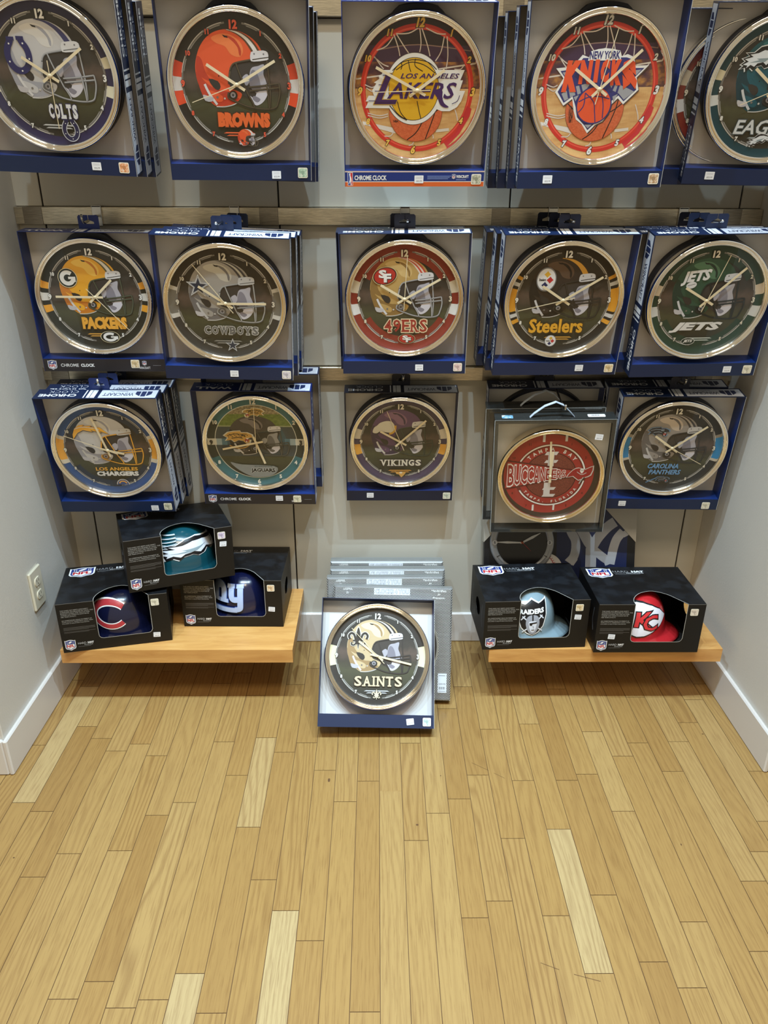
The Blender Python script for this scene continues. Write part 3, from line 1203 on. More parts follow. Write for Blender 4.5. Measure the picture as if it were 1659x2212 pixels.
def ball_field(p, digit):
    """basketball dial: arena above, wooden court below, red hoop and net"""
    p.ell(0, 0, .905, .905, M_COURT, 96)

    def cap(v0, c, r=.903):
        a = math.degrees(math.acos(v0 / r))
        p.poly([(r * math.sin(math.radians(-a + 2 * a * i / 40)), r * math.cos(math.radians(-a + 2 * a * i / 40))) for i in range(41)], c)
    cap(.02, M_ARENA)
    cap(.36, (66, 42, 70))
    cap(.56, (40, 28, 34))
    p.stroke([(-.6, .5), (0, .57), (.8, .49)], .012, (150, 120, 110), 5)
    p.stroke([(-.9, .14), (-.5, .19)], .02, (214, 200, 186))
    p.stroke([(.3, .27), (.85, .345)], .02, (214, 200, 186))
    p.stroke([(-.84, -.42), (-.3, -.54)], .06, (220, 212, 204), taper=(.6, 1.2))
    p.stroke([(.3, -.54), (.5, -.52)], .04, (214, 204, 190))
    p.ring(.752, .825, 0, 360, (200, 50, 40), n=90)
    p.ring(.765, .785, 0, 360, (226, 84, 66), n=90)
    p.poly([(.43, -.70), (.60, -.56), (.75, -.2), (.82, -.24), (.80, -.34), (.66, -.58), (.48, -.76)], (190, 44, 48), 0)  # red reflection beside the four, painted into the dial colours
    N = [(-.35, .69, -.26, .43), (-.31, .69, -.13, .46), (.01, .77, .02, .48), (.04, .77, .17, .43), (.36, .67, .25, .37), (.4, .67, .41, .27), (-.63, .42, -.42, .30), (-.62, .42, -.49, .27),
         (-.59, .50, -.36, .66), (-.32, .7, 0, .775), (.1, .77, .38, .7), (-.72, -.3, -.42, -.31), (-.72, -.33, -.42, -.34), (-.76, .07, -.6, .06), (-.74, .03, -.62, .0), (-.47, -.61, -.33, -.55), (-.1, -.74, -.02, -.64),
         (.67, .33, .53, .27), (.26, -.64, .24, -.55), (.55, -.2, .62, -.4)]
    for i, (a, b, c, d) in enumerate(N):
        m = ((a + c) / 2 + .02, (b + d) / 2 - .03)
        p.stroke([(a, b), m, (c, d)], .014, (214, 200, 190), 4, up=(i == 0))
    pos = {12: (.02, .835), 1: (.465, .71), 2: (.735, .39), 3: (.815, -.02), 4: (.67, -.40), 5: (.36, -.70), 6: (-.035, -.80), 7: (-.42, -.705), 8: (-.715, -.41), 9: (-.83, -.015), 10: (-.715, .40), 11: (-.405, .715)}
    for k, (u, v) in pos.items():
        p.num(str(k), u, v, .115 if k in (12, 3, 6, 9) else .088, digit, .05, .25, INK, .06, up=(k == 12))


def ball(p, cx, cy, r):
    p.ell(cx, cy, r, r, (150, 64, 36), 60)
    p.ell(cx, cy, r * .985, r * .985, M_BALL, 60)
    for q in ([(-.95, .2), (-.3, -.25), (.5, -.1), (.95, .2)], [(.35, .92), (.45, .2), (.1, -.6), (-.3, -.93)], [(.8, .58), (.72, 0), (.4, -.9)]):
        p.stroke([(cx + u * r, cy + v * r) for u, v in q], .014, INK, 5)


def dial_yellow(p):
    ball_field(p, (232, 186, 84))
    L = nz(712, 738, 582, 671)
    ball(p, *L(706, 935)[0], .395)
    p.text('NBA', *[L(515, 0)[0][0], L(560, 0)[0][0]], L(0, 1022)[0][1], L(0, 1000)[0][1], INK, .03)
    cx, cy = L(684, 731)[0]
    banner = L(425, 565, 1108, 562, 1075, 650, 1098, 650, 1075, 740, 1122, 740, 1095, 830, 1060, 885, 1000, 920, 930, 920, 880, 900, 272, 893, 300, 835, 275, 835, 300, 785, 345, 785, 330, 740, 365, 680, 345, 672, 390, 640, 385, 612, 412, 600)
    p.ell(cx, cy, .425, .468, (90, 76, 72), 60)
    p.ell(cx, cy, .418, .461, WHITE, 60)
    p.poly(banner, WHITE)
    p.ell(cx, cy, .37, .408, INK, 60)
    p.ell(cx, cy, .362, .40, (222, 172, 40), 60)
    for q in ((500, 570, 580, 500, 690, 478, 800, 500, 870, 560), (530, 565, 640, 500, 760, 520, 860, 590), (630, 480, 642, 540, 655, 580), (690, 470, 690, 530, 755, 575), (570, 500, 580, 530, 570, 560),
              (545, 830, 575, 930, 632, 1000), (715, 830, 735, 920, 752, 985), (480, 870, 560, 960, 630, 1000)):
        p.stroke(L(*q), .011, INK, 4)
    PUR = (66, 36, 92)

    def bx(x0, x1, y0, y1):
        a, b = L(x0, y1)[0], L(x1, y0)[0]
        return a[0], b[0], a[1], b[1]
    p.text('LOS ANGELES', *bx(568, 1066, 592, 636), PUR, .02, .3)
    p.text('L', *bx(345, 545, 594, 860), PUR, .01, .35, (200, 160, 50), .015)
    p.text('AKERS', *bx(455, 1048, 668, 812), PUR, .02, .3)
    p.poly(L(860, 752, 925, 735, 930, 800, 950, 850, 990, 882, 955, 888, 915, 862, 895, 815), PUR, 3)
    for q in ((352, 745, 412, 745), (300, 830, 368, 830), (385, 690, 430, 690), (420, 610, 460, 608), (1015, 855, 1060, 830, 1078, 780)):
        p.stroke(L(*q), .009, PUR, 3)


def dial_orange(p):
    ball_field(p, (226, 224, 222))
    K = nz(920, 748, 622, 684)
    ball(p, *K(900, 925)[0], .42)
    p.text('NBA', K(672, 0)[0][0], K(712, 0)[0][0], K(0, 1040)[0][1], K(0, 890)[0][1], INK, .02)
    OR, NV, GR = (228, 84, 44), (48, 48, 112), (158, 158, 164)
    out = K(520, 565, 660, 552, 740, 455, 798, 478, 806, 428, 930, 402, 1062, 425, 1080, 472, 1130, 455, 1188, 480, 1214, 552, 1328, 550, 1236, 652, 1268, 757, 1150, 882, 1096, 828, 1048, 878, 1030, 965, 985, 1032, 918, 1065, 858, 1137,
            798, 1052, 742, 1010, 712, 930, 700, 872, 690, 828, 615, 887, 530, 767, 592, 650)
    p.poly([(x + .012, y - .014) for x, y in out], (84, 58, 46))
    p.poly(out, WHITE)
    p.poly(K(560, 588, 676, 574, 748, 482, 1125, 482, 1180, 500, 1204, 572, 1292, 572, 1214, 655, 1248, 756, 1150, 856, 1098, 804, 1030, 860, 1015, 960, 920, 1045, 880, 1085, 858, 1108, 830, 1070, 750, 990, 728, 900, 690, 806, 616, 862, 552, 765, 612, 655), NV)
    p.poly(K(578, 600, 640, 592, 610, 640), GR)
    p.poly(K(1215, 590, 1270, 585, 1225, 636), GR)
    p.poly(K(588, 782, 650, 745, 700, 722, 790, 700, 830, 706, 800, 760, 740, 790, 700, 800, 622, 845), GR)
    p.poly(K(1060, 700, 1130, 725, 1235, 772, 1150, 842, 1096, 786, 1040, 760, 1010, 715), GR)
    for q in ((640, 750, 660, 820), (700, 722, 725, 800), (745, 705, 770, 775), (1050, 700, 1025, 770), (1090, 705, 1075, 790)):
        p.stroke(K(*q), .03, NV)
    p.poly(K(700, 812, 745, 795, 720, 850), GR)
    p.poly(K(1045, 812, 1090, 790, 1060, 860), GR)
    p.poly(K(826, 1058, 892, 1058, 858, 1092), GR)
    p.poly(K(790, 505, 808, 428, 870, 410, 930, 404, 1000, 410, 1060, 428, 1078, 505), WHITE)

    def t(ch, x0, x1, y0, y1, sh):
        a, b = K(x0, y1)[0], K(x1, y0)[0]
        p.text(ch, a[0], b[0], a[1], b[1], OR, .085, sh)
    t('K', 582, 742, 500, 768, .28)
    t('N', 726, 838, 498, 702, .08)
    t('I', 856, 896, 496, 690, .02)
    t('C', 912, 990, 496, 690, -.02)
    t('K', 1000, 1106, 498, 716, -.1)
    t('S', 1098, 1244, 500, 778, -.28)
    a, b = K(802, 494)[0], K(1066, 426)[0]
    p.text('NEW YORK', a[0], b[0], a[1], b[1], NV, .03)
    c = K(888, 886)[0]
    p.ell(*c, .255, .245, NV, 48)
    p.ell(*c, .238, .228, OR, 48)
    for q in ([(-.6, .7), (-.05, .2), (.1, -.4), (.2, -.98)], [(-.95, .2), (-.4, .45), (.2, .5), (.9, .35)], [(.3, .92), (.55, .1), (.62, -.75)], [(-.9, -.4), (-.62, .0), (-.6, .7)]):
        p.stroke([(c[0] + u * .236, c[1] + v * .226) for u, v in q], .014, NV, 5)


def dial_jag(p):
    T = (56, 104, 110)
    p.ell(0, 0, .905, .905, (48, 52, 46), 96)
    p.ring(.77, .905, -62, 62, T)
    p.ring(.77, .905, 112, 248, T, up=False)
    p.ell(0, 0, .77, .77, (66, 72, 74), 96)

    def band(v0, v1, c):
        q = []
        for i in range(17):
            v = v0 + (v1 - v0) * i / 16
            q.append((math.sqrt(max(0, .768 ** 2 - v * v)), v))
        p.poly(q + [(-x, y) for x, y in q[::-1]], c)
    band(-.767, -.3, M_STADIUM)
    band(.32, .58, M_TURF)
    band(.58, .767, M_STANDS)
    p.stroke([(-.68, .335), (.7, .335)], .014, (170, 170, 140))
    p.poly([(-.5, .28), (.5, .28), (.62, -.05), (-.62, -.05)], (62, 84, 94))
    for s in (-1, 1):
        for a, b, c in ((.905, .74, (206, 200, 184)), (.74, .64, (150, 166, 172)), (.64, .54, (84, 116, 130))):
            p.rect(s * b, s * (a if a < .9 else .9), -.06, .075, c, up=(s < 0))
    p.ring(.76, .772, 0, 360, (206, 204, 190), n=90)
    q = p.sub(lambda u, v: (u * .93 + .03, v * .82 - .02))
    helmet(q, (72, 65, 60), (46, 40, 36), (122, 112, 108), (), (88, 84, 74), (206, 202, 200), (52, 48, 44), (150, 146, 142), (104, 100, 98))
    p.h = q.h
    em_head(p, -.32, .10, .26, (200, 154, 76), (206, 200, 180), INK, 1, True)
    p.stroke([(-.5, -.06), (-.36, -.12), (-.2, -.1), (-.12, -.04)], .022, (196, 150, 76), 4)
    em_head(p, 0.0, .61, .19, (176, 140, 74), (214, 206, 180), INK, -1, True)
    p.poly([(-.52, -.42), (-.3, -.47), (.3, -.50), (.36, -.62), (.2, -.72), (-.1, -.74), (-.36, -.60)], (134, 136, 134), 3)
    p.text('JACKSONVILLE', -.07, .27, -.525, -.497, (50, 70, 72), .02)
    p.text('JAGUARS', -.14, .32, -.655, -.55, INK, .05, 0, (206, 206, 204), .05)
    for k in range(1, 13):
        a = math.radians(30 * k)
        c = INK if k in (3, 9) else (222, 216, 200)
        p.num(str(k), .84 * math.sin(a), .84 * math.cos(a), .105 if k % 3 == 0 else .085, c, .05, up=(k == 1))


def dial_buc(p):
    RED, DR = (158, 46, 42), (112, 34, 32)
    B = nz(850, 1102, 545, 510)
    p.ell(0, 0, .905, .905, (58, 40, 32), 96)
    p.ell(-.03, .02, .84, .84, RED, 96)
    p.ring(.60, .67, 0, 360, DR, n=80)
    p.ring(.628, .655, -62, 82, WHITE, n=50)
    p.ring(.628, .655, 100, 240, WHITE, n=50, up=False)
    p.ell(0, 0, .49, .49, (60, 24, 22), 60)
    p.ell(0, 0, .475, .475, M_LEATHER, 60)
    for y, w, h in ((.47, .13, .07), (.30, .13, .06), (-.28, .13, .06), (-.43, .13, .06)):
        p.poly([(-w, y - h / 2), (-w * .7, y + h / 2), (w, y + h / 2), (w * .7, y - h / 2)], (212, 204, 200), 0)
    p.rect(-.06, .05, .20, .5, (212, 204, 200))
    p.rect(-.1, .02, -.45, -.15, (212, 204, 200), up=False)
    for x0, x1, y0, y1 in ((750, 775, 660, 742), (972, 996, 668, 736), (688, 708, 1428, 1496), (904, 922, 1420, 1490)):
        p.poly(B(x0, y0, x1, y0, x1, y1, x0, y1), (222, 220, 218))
    for k in range(1, 13):
        if k not in (12, 6):
            a = math.radians(30 * k)
            p.num(str(k), .76 * math.sin(a) - .03, .76 * math.cos(a), .05, (92, 30, 28), .03, up=(k == 1))
    p.arc_text('TAMPA BAY', .555, -47, 50, .075, (226, 220, 214))
    p.arc_text('TAMPA, FLORIDA', .565, 232, 122, .055, (226, 220, 214), inward=True)
    p.poly(B(408, 930, 1112, 1040, 1112, 1108, 390, 1256), (84, 26, 24))
    p.poly(B(412, 946, 1100, 1052, 1100, 1098, 396, 1240), (166, 50, 44))
    st = 'BUCCANEERS'
    for i, ch in enumerate(st):
        t0, t1 = i / 10, (i + .92) / 10
        f = lambda t: 418 + (1006 - 418) * (1 - (1 - t) ** 1.18)
        hh = lambda t: 114 - 84 * t
        a, b = B(f(t0), 1098 - 18 * t0 + hh(t0))[0], B(f(t1), 1098 - 18 * t0 - hh(t0))[0]
        p.text(ch, a[0], b[0], a[1], b[1], (150, 38, 36), .015, 0, (230, 222, 216), .05)
    p.poly(B(1010, 1122, 1070, 1040, 1130, 1012, 1200, 1030, 1285, 992, 1266, 1100, 1200, 1128, 1140, 1158, 1080, 1112), (206, 196, 190), 2)
    p.poly(B(1022, 1118, 1075, 1044, 1135, 1020, 1200, 1038, 1274, 1004, 1256, 1092, 1198, 1120, 1140, 1148, 1084, 1104), (152, 34, 36), 2)
    p.ell(*B(1168, 1046)[0], .038, .044, (226, 222, 216), 20)
    p.rect(*[B(1158, 0)[0][0], B(1178, 0)[0][0]], B(0, 1076)[0][1], B(0, 1062)[0][1], (226, 222, 216))
    for dx in (-8, 8):
        p.ell(*B(1168 + dx, 1044)[0], .008, .009, INK, 8)
    p.stroke(B(1118, 1060, 1168, 1090, 1214, 1070), .012, (206, 200, 196), 4)
    p.stroke(B(1190, 1120, 1170, 1150, 1150, 1190), .022, (180, 176, 170))
    p.stroke(B(1200, 1120, 1180, 1150, 1166, 1180), .016, INK)


CREAM = (222, 216, 192)
SP = SN
FB = {
    'horseshoe': dict(ring=(46, 40, 76), helm=dict(shell=(196, 194, 196), dark=(160, 160, 170), light=(214, 210, 206), stripe=((2, (60, 60, 104)), (1, (196, 194, 196))), mask=(170, 170, 174)),
                      side=((.265, .125, CREAM), (-.10, -.25, CREAM)), digit=WHITE, word=word_slab('COLTS', (222, 222, 226), (60, 56, 96), -.555, -.36, -.12, .31, .06),
                      logo=lambda p: em_shoe(p, -.40, .26, .24, (40, 38, 92)), foot=lambda p: (flare(p, (190, 190, 190)), em_shoe(p, .16, -.69, .15, (40, 40, 76), (200, 200, 204)))),
    'orange': dict(ring=(44, 38, 32), helm=dict(shell=(226, 90, 50), dark=(190, 62, 40), light=(236, 128, 74), stripe=((1, (92, 66, 46)), (2, (224, 220, 216)), (1, (92, 66, 46))), mask=(86, 74, 56), bumper=(216, 212, 214)),
                   side=((.28, .085, (214, 74, 46)), (.085, -.095, (214, 210, 210)), (-.095, -.27, (222, 78, 44))), digit=(226, 92, 66), word=word_std('BROWNS', (226, 104, 52), (86, 44, 26), -.57, -.365, -.31, .47, bold=.085),
                   logo=lambda p: None, foot=lambda p: (flare(p, (220, 100, 60)), mini_helmet(p))),
    'green': dict(ring=(20, 62, 72), helm=dict(shell=(22, 84, 98), dark=(14, 54, 64), light=(46, 116, 128), mask=(40, 44, 44), bumper=(200, 202, 204)),
                  side=((.25, .12, CREAM), (-.08, -.22, (206, 208, 208))), digit=WHITE, word=word_std('EAGLES', (206, 208, 210), (60, 70, 72), -.6, -.40, -.46, .44, .22, bold=.02),
                  logo=lambda p: em_eagle(p, -.3, .33, .27, .34, 0.05), foot=lambda p: (flare(p, (150, 158, 160)), em_eagle(p, -.05, -.7, .17, .16, .25))),
    'cheese': dict(ring=(38, 38, 30), helm=dict(shell=(232, 168, 48), dark=(200, 122, 40), light=(242, 196, 88), stripe=((1, (96, 92, 60)), (2, (222, 218, 210)), (1, (96, 92, 60))), mask=(84, 88, 70), bumper=(212, 208, 208)),
                   side=((.255, .14, (226, 158, 50)), (.065, -.065, (214, 212, 208)), (-.14, -.255, (226, 158, 50))), digit=WHITE, word=word_std('PACKERS', (232, 168, 64), (84, 62, 30), -.56, -.345, -.30, .48, bold=.07),
                   logo=lambda p: em_g(p, -.42, .32, .155, .155), foot=lambda p: (flare(p, (220, 160, 70)), em_g(p, .15, -.70, .16, .1))),
    'star': dict(ring=(54, 50, 46), helm=dict(shell=(160, 154, 148), dark=(112, 108, 108), light=(190, 184, 172), stripe=((1, (70, 68, 72)), (1, (190, 186, 176)), (1, (70, 68, 72))), mask=(168, 166, 164), bumper=(190, 188, 188)),
                 side=((.26, .20, (206, 202, 196)), (.20, -.19, (120, 116, 108)), (-.19, -.26, (206, 202, 196))), digit=(216, 208, 192), word=word_slab('COWBOYS', (104, 102, 100), (206, 202, 196), -.53, -.39, -.39, .52, .04, .05),
                 logo=lambda p: em_star(p, -.42, .27, .20), foot=lambda p: (flare(p, (140, 136, 130)), em_star(p, .07, -.72, .125))),
    'red': dict(ring=(136, 48, 36), helm=dict(shell=(186, 152, 92), dark=(140, 108, 60), light=(208, 178, 120), stripe=((1, (196, 70, 56)), (1, (222, 206, 190)), (1, (196, 70, 56)), (1, (222, 206, 190))), mask=(170, 168, 170), bumper=(212, 210, 214)),
                side=((.30, .10, (214, 204, 186)), (-.09, -.27, (222, 220, 220))), digit=(226, 214, 190), word=word_slab('49ERS', (156, 52, 42), (226, 204, 168), -.575, -.355, -.36, .40, .02, .06),
                logo=lambda p: em_sf(p, -.33, .385, .19, .135, .25), foot=lambda p: em_sf(p, .04, -.695, .135, .08), mid=(134, 50, 38)),
    'black': dict(ring=(38, 32, 26), helm=dict(shell=(54, 44, 38), dark=(34, 28, 24), light=(92, 72, 58), stripe=((3, (214, 158, 66)), (1, (54, 44, 38))), mask=(60, 54, 46), bumper=(204, 202, 206)),
                  side=((.40, .35, (220, 156, 48)), (.30, .24, (206, 204, 202)), (.19, -.2, (222, 158, 46)), (-.24, -.30, (206, 204, 202)), (-.34, -.40, (220, 156, 48))), digit=WHITE,
                  word=word_std('Steelers', (228, 170, 52), (70, 52, 24), -.57, -.32, -.52, .4, bold=.03), logo=lambda p: em_steel(p, -.32, .345, .165, .2), foot=lambda p: (flare(p, (214, 160, 70)), em_steel(p, -.12, -.71, .1, .105))),
    'jet': dict(ring=(36, 62, 48), helm=dict(shell=(48, 80, 62), dark=(34, 56, 46), light=(84, 122, 96), mask=(40, 44, 42), bumper=(206, 206, 212)),
                side=((.26, .09, (214, 200, 182)), (-.1, -.27, (206, 206, 206))), digit=(222, 214, 196), word=word_std('JETS', (224, 222, 220), None, -.545, -.365, -.52, .36, .3, bold=.06),
                logo=lambda p: (p.text('JETS', -.49, 0.0, .27, .50, (224, 224, 226), .05, .3, rot=.1), p.ell(-.30, .26, .085, .055, (220, 220, 224), 24, rot=.2), p.stroke([(-.36, .25), (-.24, .28)], .01, (120, 120, 126))),
                foot=lambda p: (flare(p, (190, 196, 190)), p.ell(-.16, -.70, .115, .064, WHITE, 30), p.ell(-.16, -.70, .108, .057, (28, 44, 36), 30), p.text('JETS', -.24, -.08, -.73, -.67, WHITE, .04, .3)), mid=(40, 62, 48)),
    'bolt': dict(ring=(52, 82, 136), helm=dict(shell=(200, 196, 194), dark=(160, 158, 166), light=(214, 208, 198), mask=(240, 174, 66), bumper=(200, 196, 192)),
                 side=((.29, .22, (214, 206, 190)), (.22, -.2, (236, 172, 70)), (-.2, -.28, (214, 206, 190))), digit=(222, 218, 206),
                 word=lambda p: (p.text('LOS ANGELES', -.30, .48, -.44, -.365, (240, 178, 66), .03), p.text('CHARGERS', -.30, .48, -.555, -.455, (230, 228, 226), .06)),
                 logo=lambda p: em_bolt(p, SP), foot=lambda p: (p.ring(.0, .12, -90, 90, (214, 206, 190), .15, -.745), p.ring(.0, .105, -90, 90, (60, 84, 140), .15, -.745), p.ring(.06, .085, -70, 70, (236, 172, 70), .15, -.745)), mid=(44, 52, 66)),
    'horn': dict(ring=(72, 58, 82), helm=dict(shell=(96, 68, 100), dark=(64, 48, 70), light=(134, 98, 122), mask=(70, 74, 62), bumper=(206, 202, 196)),
                 side=((.27, .06, (208, 196, 178)), (-.06, -.28, (222, 162, 66))), digit=(220, 210, 190), word=word_slab('VIKINGS', (222, 214, 196), (70, 56, 70), -.54, -.40, -.40, .43, .04),
                 logo=lambda p: em_horn(p, SP), foot=lambda p: (flare(p, (216, 150, 60)), p.poly([(-.1, -.66), (-.02, -.69), (.06, -.67), (.12, -.70), (.08, -.76), (.03, -.81), (-.02, -.74), (-.07, -.73)], (206, 156, 80)), p.ell(.02, -.70, .03, .02, (224, 214, 196), 12))),
    'panther': dict(ring=(36, 34, 32), helm=dict(shell=(150, 142, 136), dark=(104, 98, 96), light=(196, 180, 164), stripe=((1, (60, 56, 56)), (1, (170, 160, 150)), (1, (60, 56, 56))), mask=(62, 58, 54), bumper=(190, 186, 184)),
                    side=((.28, .22, (150, 140, 126)), (.22, -.22, (42, 128, 184)), (-.22, -.27, (190, 180, 164))), digit=(226, 218, 200),
                    word=lambda p: (p.text('CAROLINA', -.38, .20, -.44, -.335, (110, 158, 206), .03, .2, (40, 48, 64), .04), p.text('PANTHERS', -.34, .26, -.57, -.465, (110, 158, 206), .03, .2, (40, 48, 64), .04)),
                    logo=lambda p: em_head(p, -.3, .33, .19, (44, 44, 50), (110, 140, 170), (150, 160, 172)), foot=lambda p: (p.stroke([(-.36, -.75), (-.2, -.66), (-.1, -.64)], .02, (90, 130, 170)), em_head(p, -.06, -.68, .13, (52, 52, 56), (110, 140, 170), (150, 156, 164)))),
    'lily': dict(ring=(40, 34, 30), helm=dict(shell=(204, 180, 140), dark=(164, 134, 92), light=(228, 212, 180), stripe=((1, (52, 46, 42)), (1, (222, 218, 214)), (1, (52, 46, 42))), mask=(58, 50, 46), bumper=(224, 222, 226)),
                 side=((.19, -.18, (226, 220, 180)),), digit=(226, 224, 214), word=word_slab('SAINTS', (226, 208, 170), (56, 44, 30), -.56, -.375, -.44, .49, .025),
                 logo=lambda p: em_fleur(p, -.37, .325, .24, (48, 40, 34), (226, 222, 212)), foot=lambda p: (flare(p, (200, 200, 206)), em_fleur(p, .0, -.715, .11, (222, 208, 180), (60, 52, 46)))),
}


def mini_helmet(p):
    q = p.sub(lambda u, v: (u * .25 + .11, v * .235 - .752))
    helmet(q, (226, 90, 50), (196, 70, 44), (232, 110, 64), ((1, (224, 220, 216)),), (120, 108, 90))
    p.h = q.h


# ------------------------------------------------------------------ the clocks
RIMPROF = [(0.1478, 0.046), (0.1515, 0.030), (0.1537, 0.012), (0.1549, 0.005), (0.1548, -0.0005), (0.1533, -0.0046), (0.1508, -0.0063), (0.1484, -0.0048),
           (0.1474, -0.0015), (0.1469, 0.0026), (0.1463, 0.0028), (0.1457, -0.0004), (0.1444, -0.0030), (0.1424, -0.0032), (0.1408, -0.0010), (0.1397, 0.004), (0.1388, 0.0125)]
ME = {}


def shared(key, fn):
    if key not in ME:
        m = MB()
        fn(m)
        ME[key] = m.data(key)
    return ME[key]


def rim_mesh(m):
    m.lathe(RIMPROF, M_CHROME, 128)


def case_mesh(m):
    m.lathe([(0.02, 0.053), (0.06, 0.053), (0.13, 0.051), (0.146, 0.046), (0.147, 0.014)], mat((30, 32, 48), 0.4), 64)


def lens_mesh(m):
    m.lathe([(0.0005, 0.0015), (0.05, 0.0018), (0.1, 0.0027), (0.1396, 0.0045)], M_LENS, 64)


def hub_mesh(m):
    m.lathe([(0.0002, 0.0036), (0.0022, 0.0038), (0.0042, 0.0048), (0.0044, 0.0095)], M_HAND, 20)


def hand_mesh(ln, w, tail, y, tip=1.0, c=None):
    def f(m):
        m.prism([(-w / 2, -tail), (w / 2, -tail), (w / 2 * tip, ln), (-w / 2 * tip, ln)], lambda u, v, h: (u, h, v), y, y + 0.0006, c or M_HAND)
    return f


def clock(label, M, art, hour, minute, second, lens=True, gold=False):
    t = thing('wall_clock', label, 'clock', M, 'round wall clocks on display')
    part('rim', ME.get('gold_rim') or shared('gold_rim', lambda m: m.lathe(RIMPROF, mat((248, 238, 216), 0.07, 1.0), 128)) if gold else shared('rim', rim_mesh), t)
    part('case', shared('case', case_mesh), t)
    m = MB()
    p = Print(m, lambda u, v, h: (u * RIM, 0.0122 - h, v * RIM))
    if callable(art):
        art(p)
    else:
        dial_football(p, **FB[art])
    part('dial', m.data('dial'), t)
    k = 0.0068
    for nm, (ang, ln), w, tail, y in (('hour_hand', hour, 0.0062, 0.021, 0.0072), ('minute_hand', minute, 0.0058, 0.021, 0.0062)):
        o = part(nm, shared('hand_%s_%.3f' % (nm, ln), hand_mesh(ln * RIM, w, tail, y)), t)
        o.rotation_euler = (0, math.radians(ang), 0)
    if second:
        o = part('second_hand', shared('hand_s_%.3f' % second[1], hand_mesh(second[1] * RIM, 0.0019, 0.030, 0.0052, 0.8)), t)
        o.rotation_euler = (0, math.radians(second[0]), 0)
    part('hub', shared('hub', hub_mesh), t)
    if lens:
        part('lens', shared('lens', lens_mesh), t)
    return t

# ------------------------------------------------------------------ clock cartons
BW, BH, BD, LIP = 0.335, 0.371, 0.058, 0.036
GREY_PANEL = (200, 204, 214)


def panel_print(p, L, style, word):
    """lettering that runs round the carton's top and sides; u along the reading direction, v from back (0) to front (BD)"""
    d = BD
    p.rect(0.004, L * 0.475, 0.006, d - 0.004, GREY_PANEL)
    x = L * 0.055
    for i, (w, t0, t1) in enumerate(((.013, .62, .86), (.013, .9, .9), (.013, .86, .62))):
        a = x + i * 0.0155
        p.poly([(a, d * .24), (a + w, d * .24), (a + w, d * t1 * .88), (a, d * t0 * .88)], (34, 46, 84), up=(i == 0))
    p.text('WINCRAFT', L * 0.20, L * 0.45, d * .40, d * .72, (38, 46, 80), .012)
    p.text('Established 1961', L * 0.26, L * 0.40, d * .20, d * .30, (80, 88, 116), .0)
    for i, w in enumerate((.0125, .0085, .0035)):
        a = L * (0.505 + 0.042 * i)
        p.rect(a, a + w, 0.006, d - 0.004, (222, 224, 228), up=(i == 0))
    p.text(word, L * 0.66, L * 0.965, d * .52, d * .80, (226, 226, 228), .035)
    p.text('CLOCK', L * 0.66, L * 0.90, d * .16, d * .42, (190, 192, 200), -.012)


def tray_mesh(style, word):
    out = {'plain': M_NAVY, 'strip': mat((20, 38, 100), 0.42), 'hoop': mat((24, 46, 112), 0.42), 'dark': mat((17, 23, 46), 0.42)}[style]
    inn = M_BLUE if style != 'dark' else mat((20, 34, 84), 0.45)

    def f(m):
        w, h, d, k = BW / 2, BH, BD, 0.0016
        # side and top walls, each an outer and an inner skin
        for s in (-1, 1):
            m.box(min(s * w, s * (w - k)), max(s * w, s * (w - k)), 0, d, 0, h, out)
            m.face([(s * (w - k) - s * 2e-4, 0.0004, LIP), (s * (w - k) - s * 2e-4, d - .002, LIP), (s * (w - k) - s * 2e-4, d - .002, h - k), (s * (w - k) - s * 2e-4, 0.0004, h - k)], inn)
        m.box(-w + k, w - k, 0, d, h - k, h, out)
        m.box(-w + k, w - k, 0, d, 0, k, out)
        m.box(-w + k, w - k, 0, k, k, LIP, out)
        m.box(-w + k, w - k, k, d - .002, LIP - k, LIP, inn)
        m.box(-w + k, w - k, d - .0012, d, k, h - k, out)
        # thin white cut edges of the card
        for s in (-1, 1):
            m.box(min(s * w, s * (w - .0007)), max(s * w, s * (w - .0007)), -.0003, 0, 0.0, h, M_EDGE if s > 0 and style != 'strip' else out)
        p = Print(m, lambda u, v, q: (w - u, d - v, h + q))
        panel_print(p, BW, style, word)
        p = Print(m, lambda u, v, q: (-w - q, d - v, h - u))
        panel_print(p, BH, style, word)
        p = Print(m, lambda u, v, q: (w + q, d - v, u))
        panel_print(p, BH, style, word)
        p = Print(m, lambda u, v, q: (u, -q, v))
        if style == 'strip':
            p.rect(-w, w, 0.0, LIP - .0008, (38, 33, 34))
            shield(p, -w + .024, LIP * .5, .021, .024)
            p.text('CHROME', -w + .047, -w + .096, .013, .022, (224, 222, 220), .01)
            p.text('CLOCK', -w + .102, -w + .140, .013, .022, (224, 222, 220), .05)
            p.text('WINCRAFT', w - .073, w - .042, .007, .014, (206, 204, 204), .02)
            shield(p, w - .057, .024, .010, .012)
            p.stroke([(w - .034, .0175), (w - .012, .0175)], .0012, (120, 118, 122))
        elif style == 'hoop':
            p.rect(-w, w, 0, .0105, (206, 96, 44))
            p.rect(-w, w, .0105, .0118, WHITE)
            p.rect(-w, w, LIP - .0035, LIP - .0008, (214, 190, 176))
            hoopman(p, -w + .013, LIP * .48, .0105, .028)
            p.text('CHROME CLOCK', -w + .023, -w + .100, .0145, .0255, WHITE, .03)
            for i in range(3):
                p.stroke([(.03, .0235 - i * .003), (.088 - i * .004, .0235 - i * .003)], .0016, (110, 130, 190), up=(i == 0))
            p.text('WINCRAFT', w - .068, w - .038, .019, .026, WHITE, .03)
            shield(p, w - .074, .0225, .0075, .01)
            p.stroke([(w - .068, .0155), (w - .044, .0155)], .0012, (150, 160, 200))
    return f


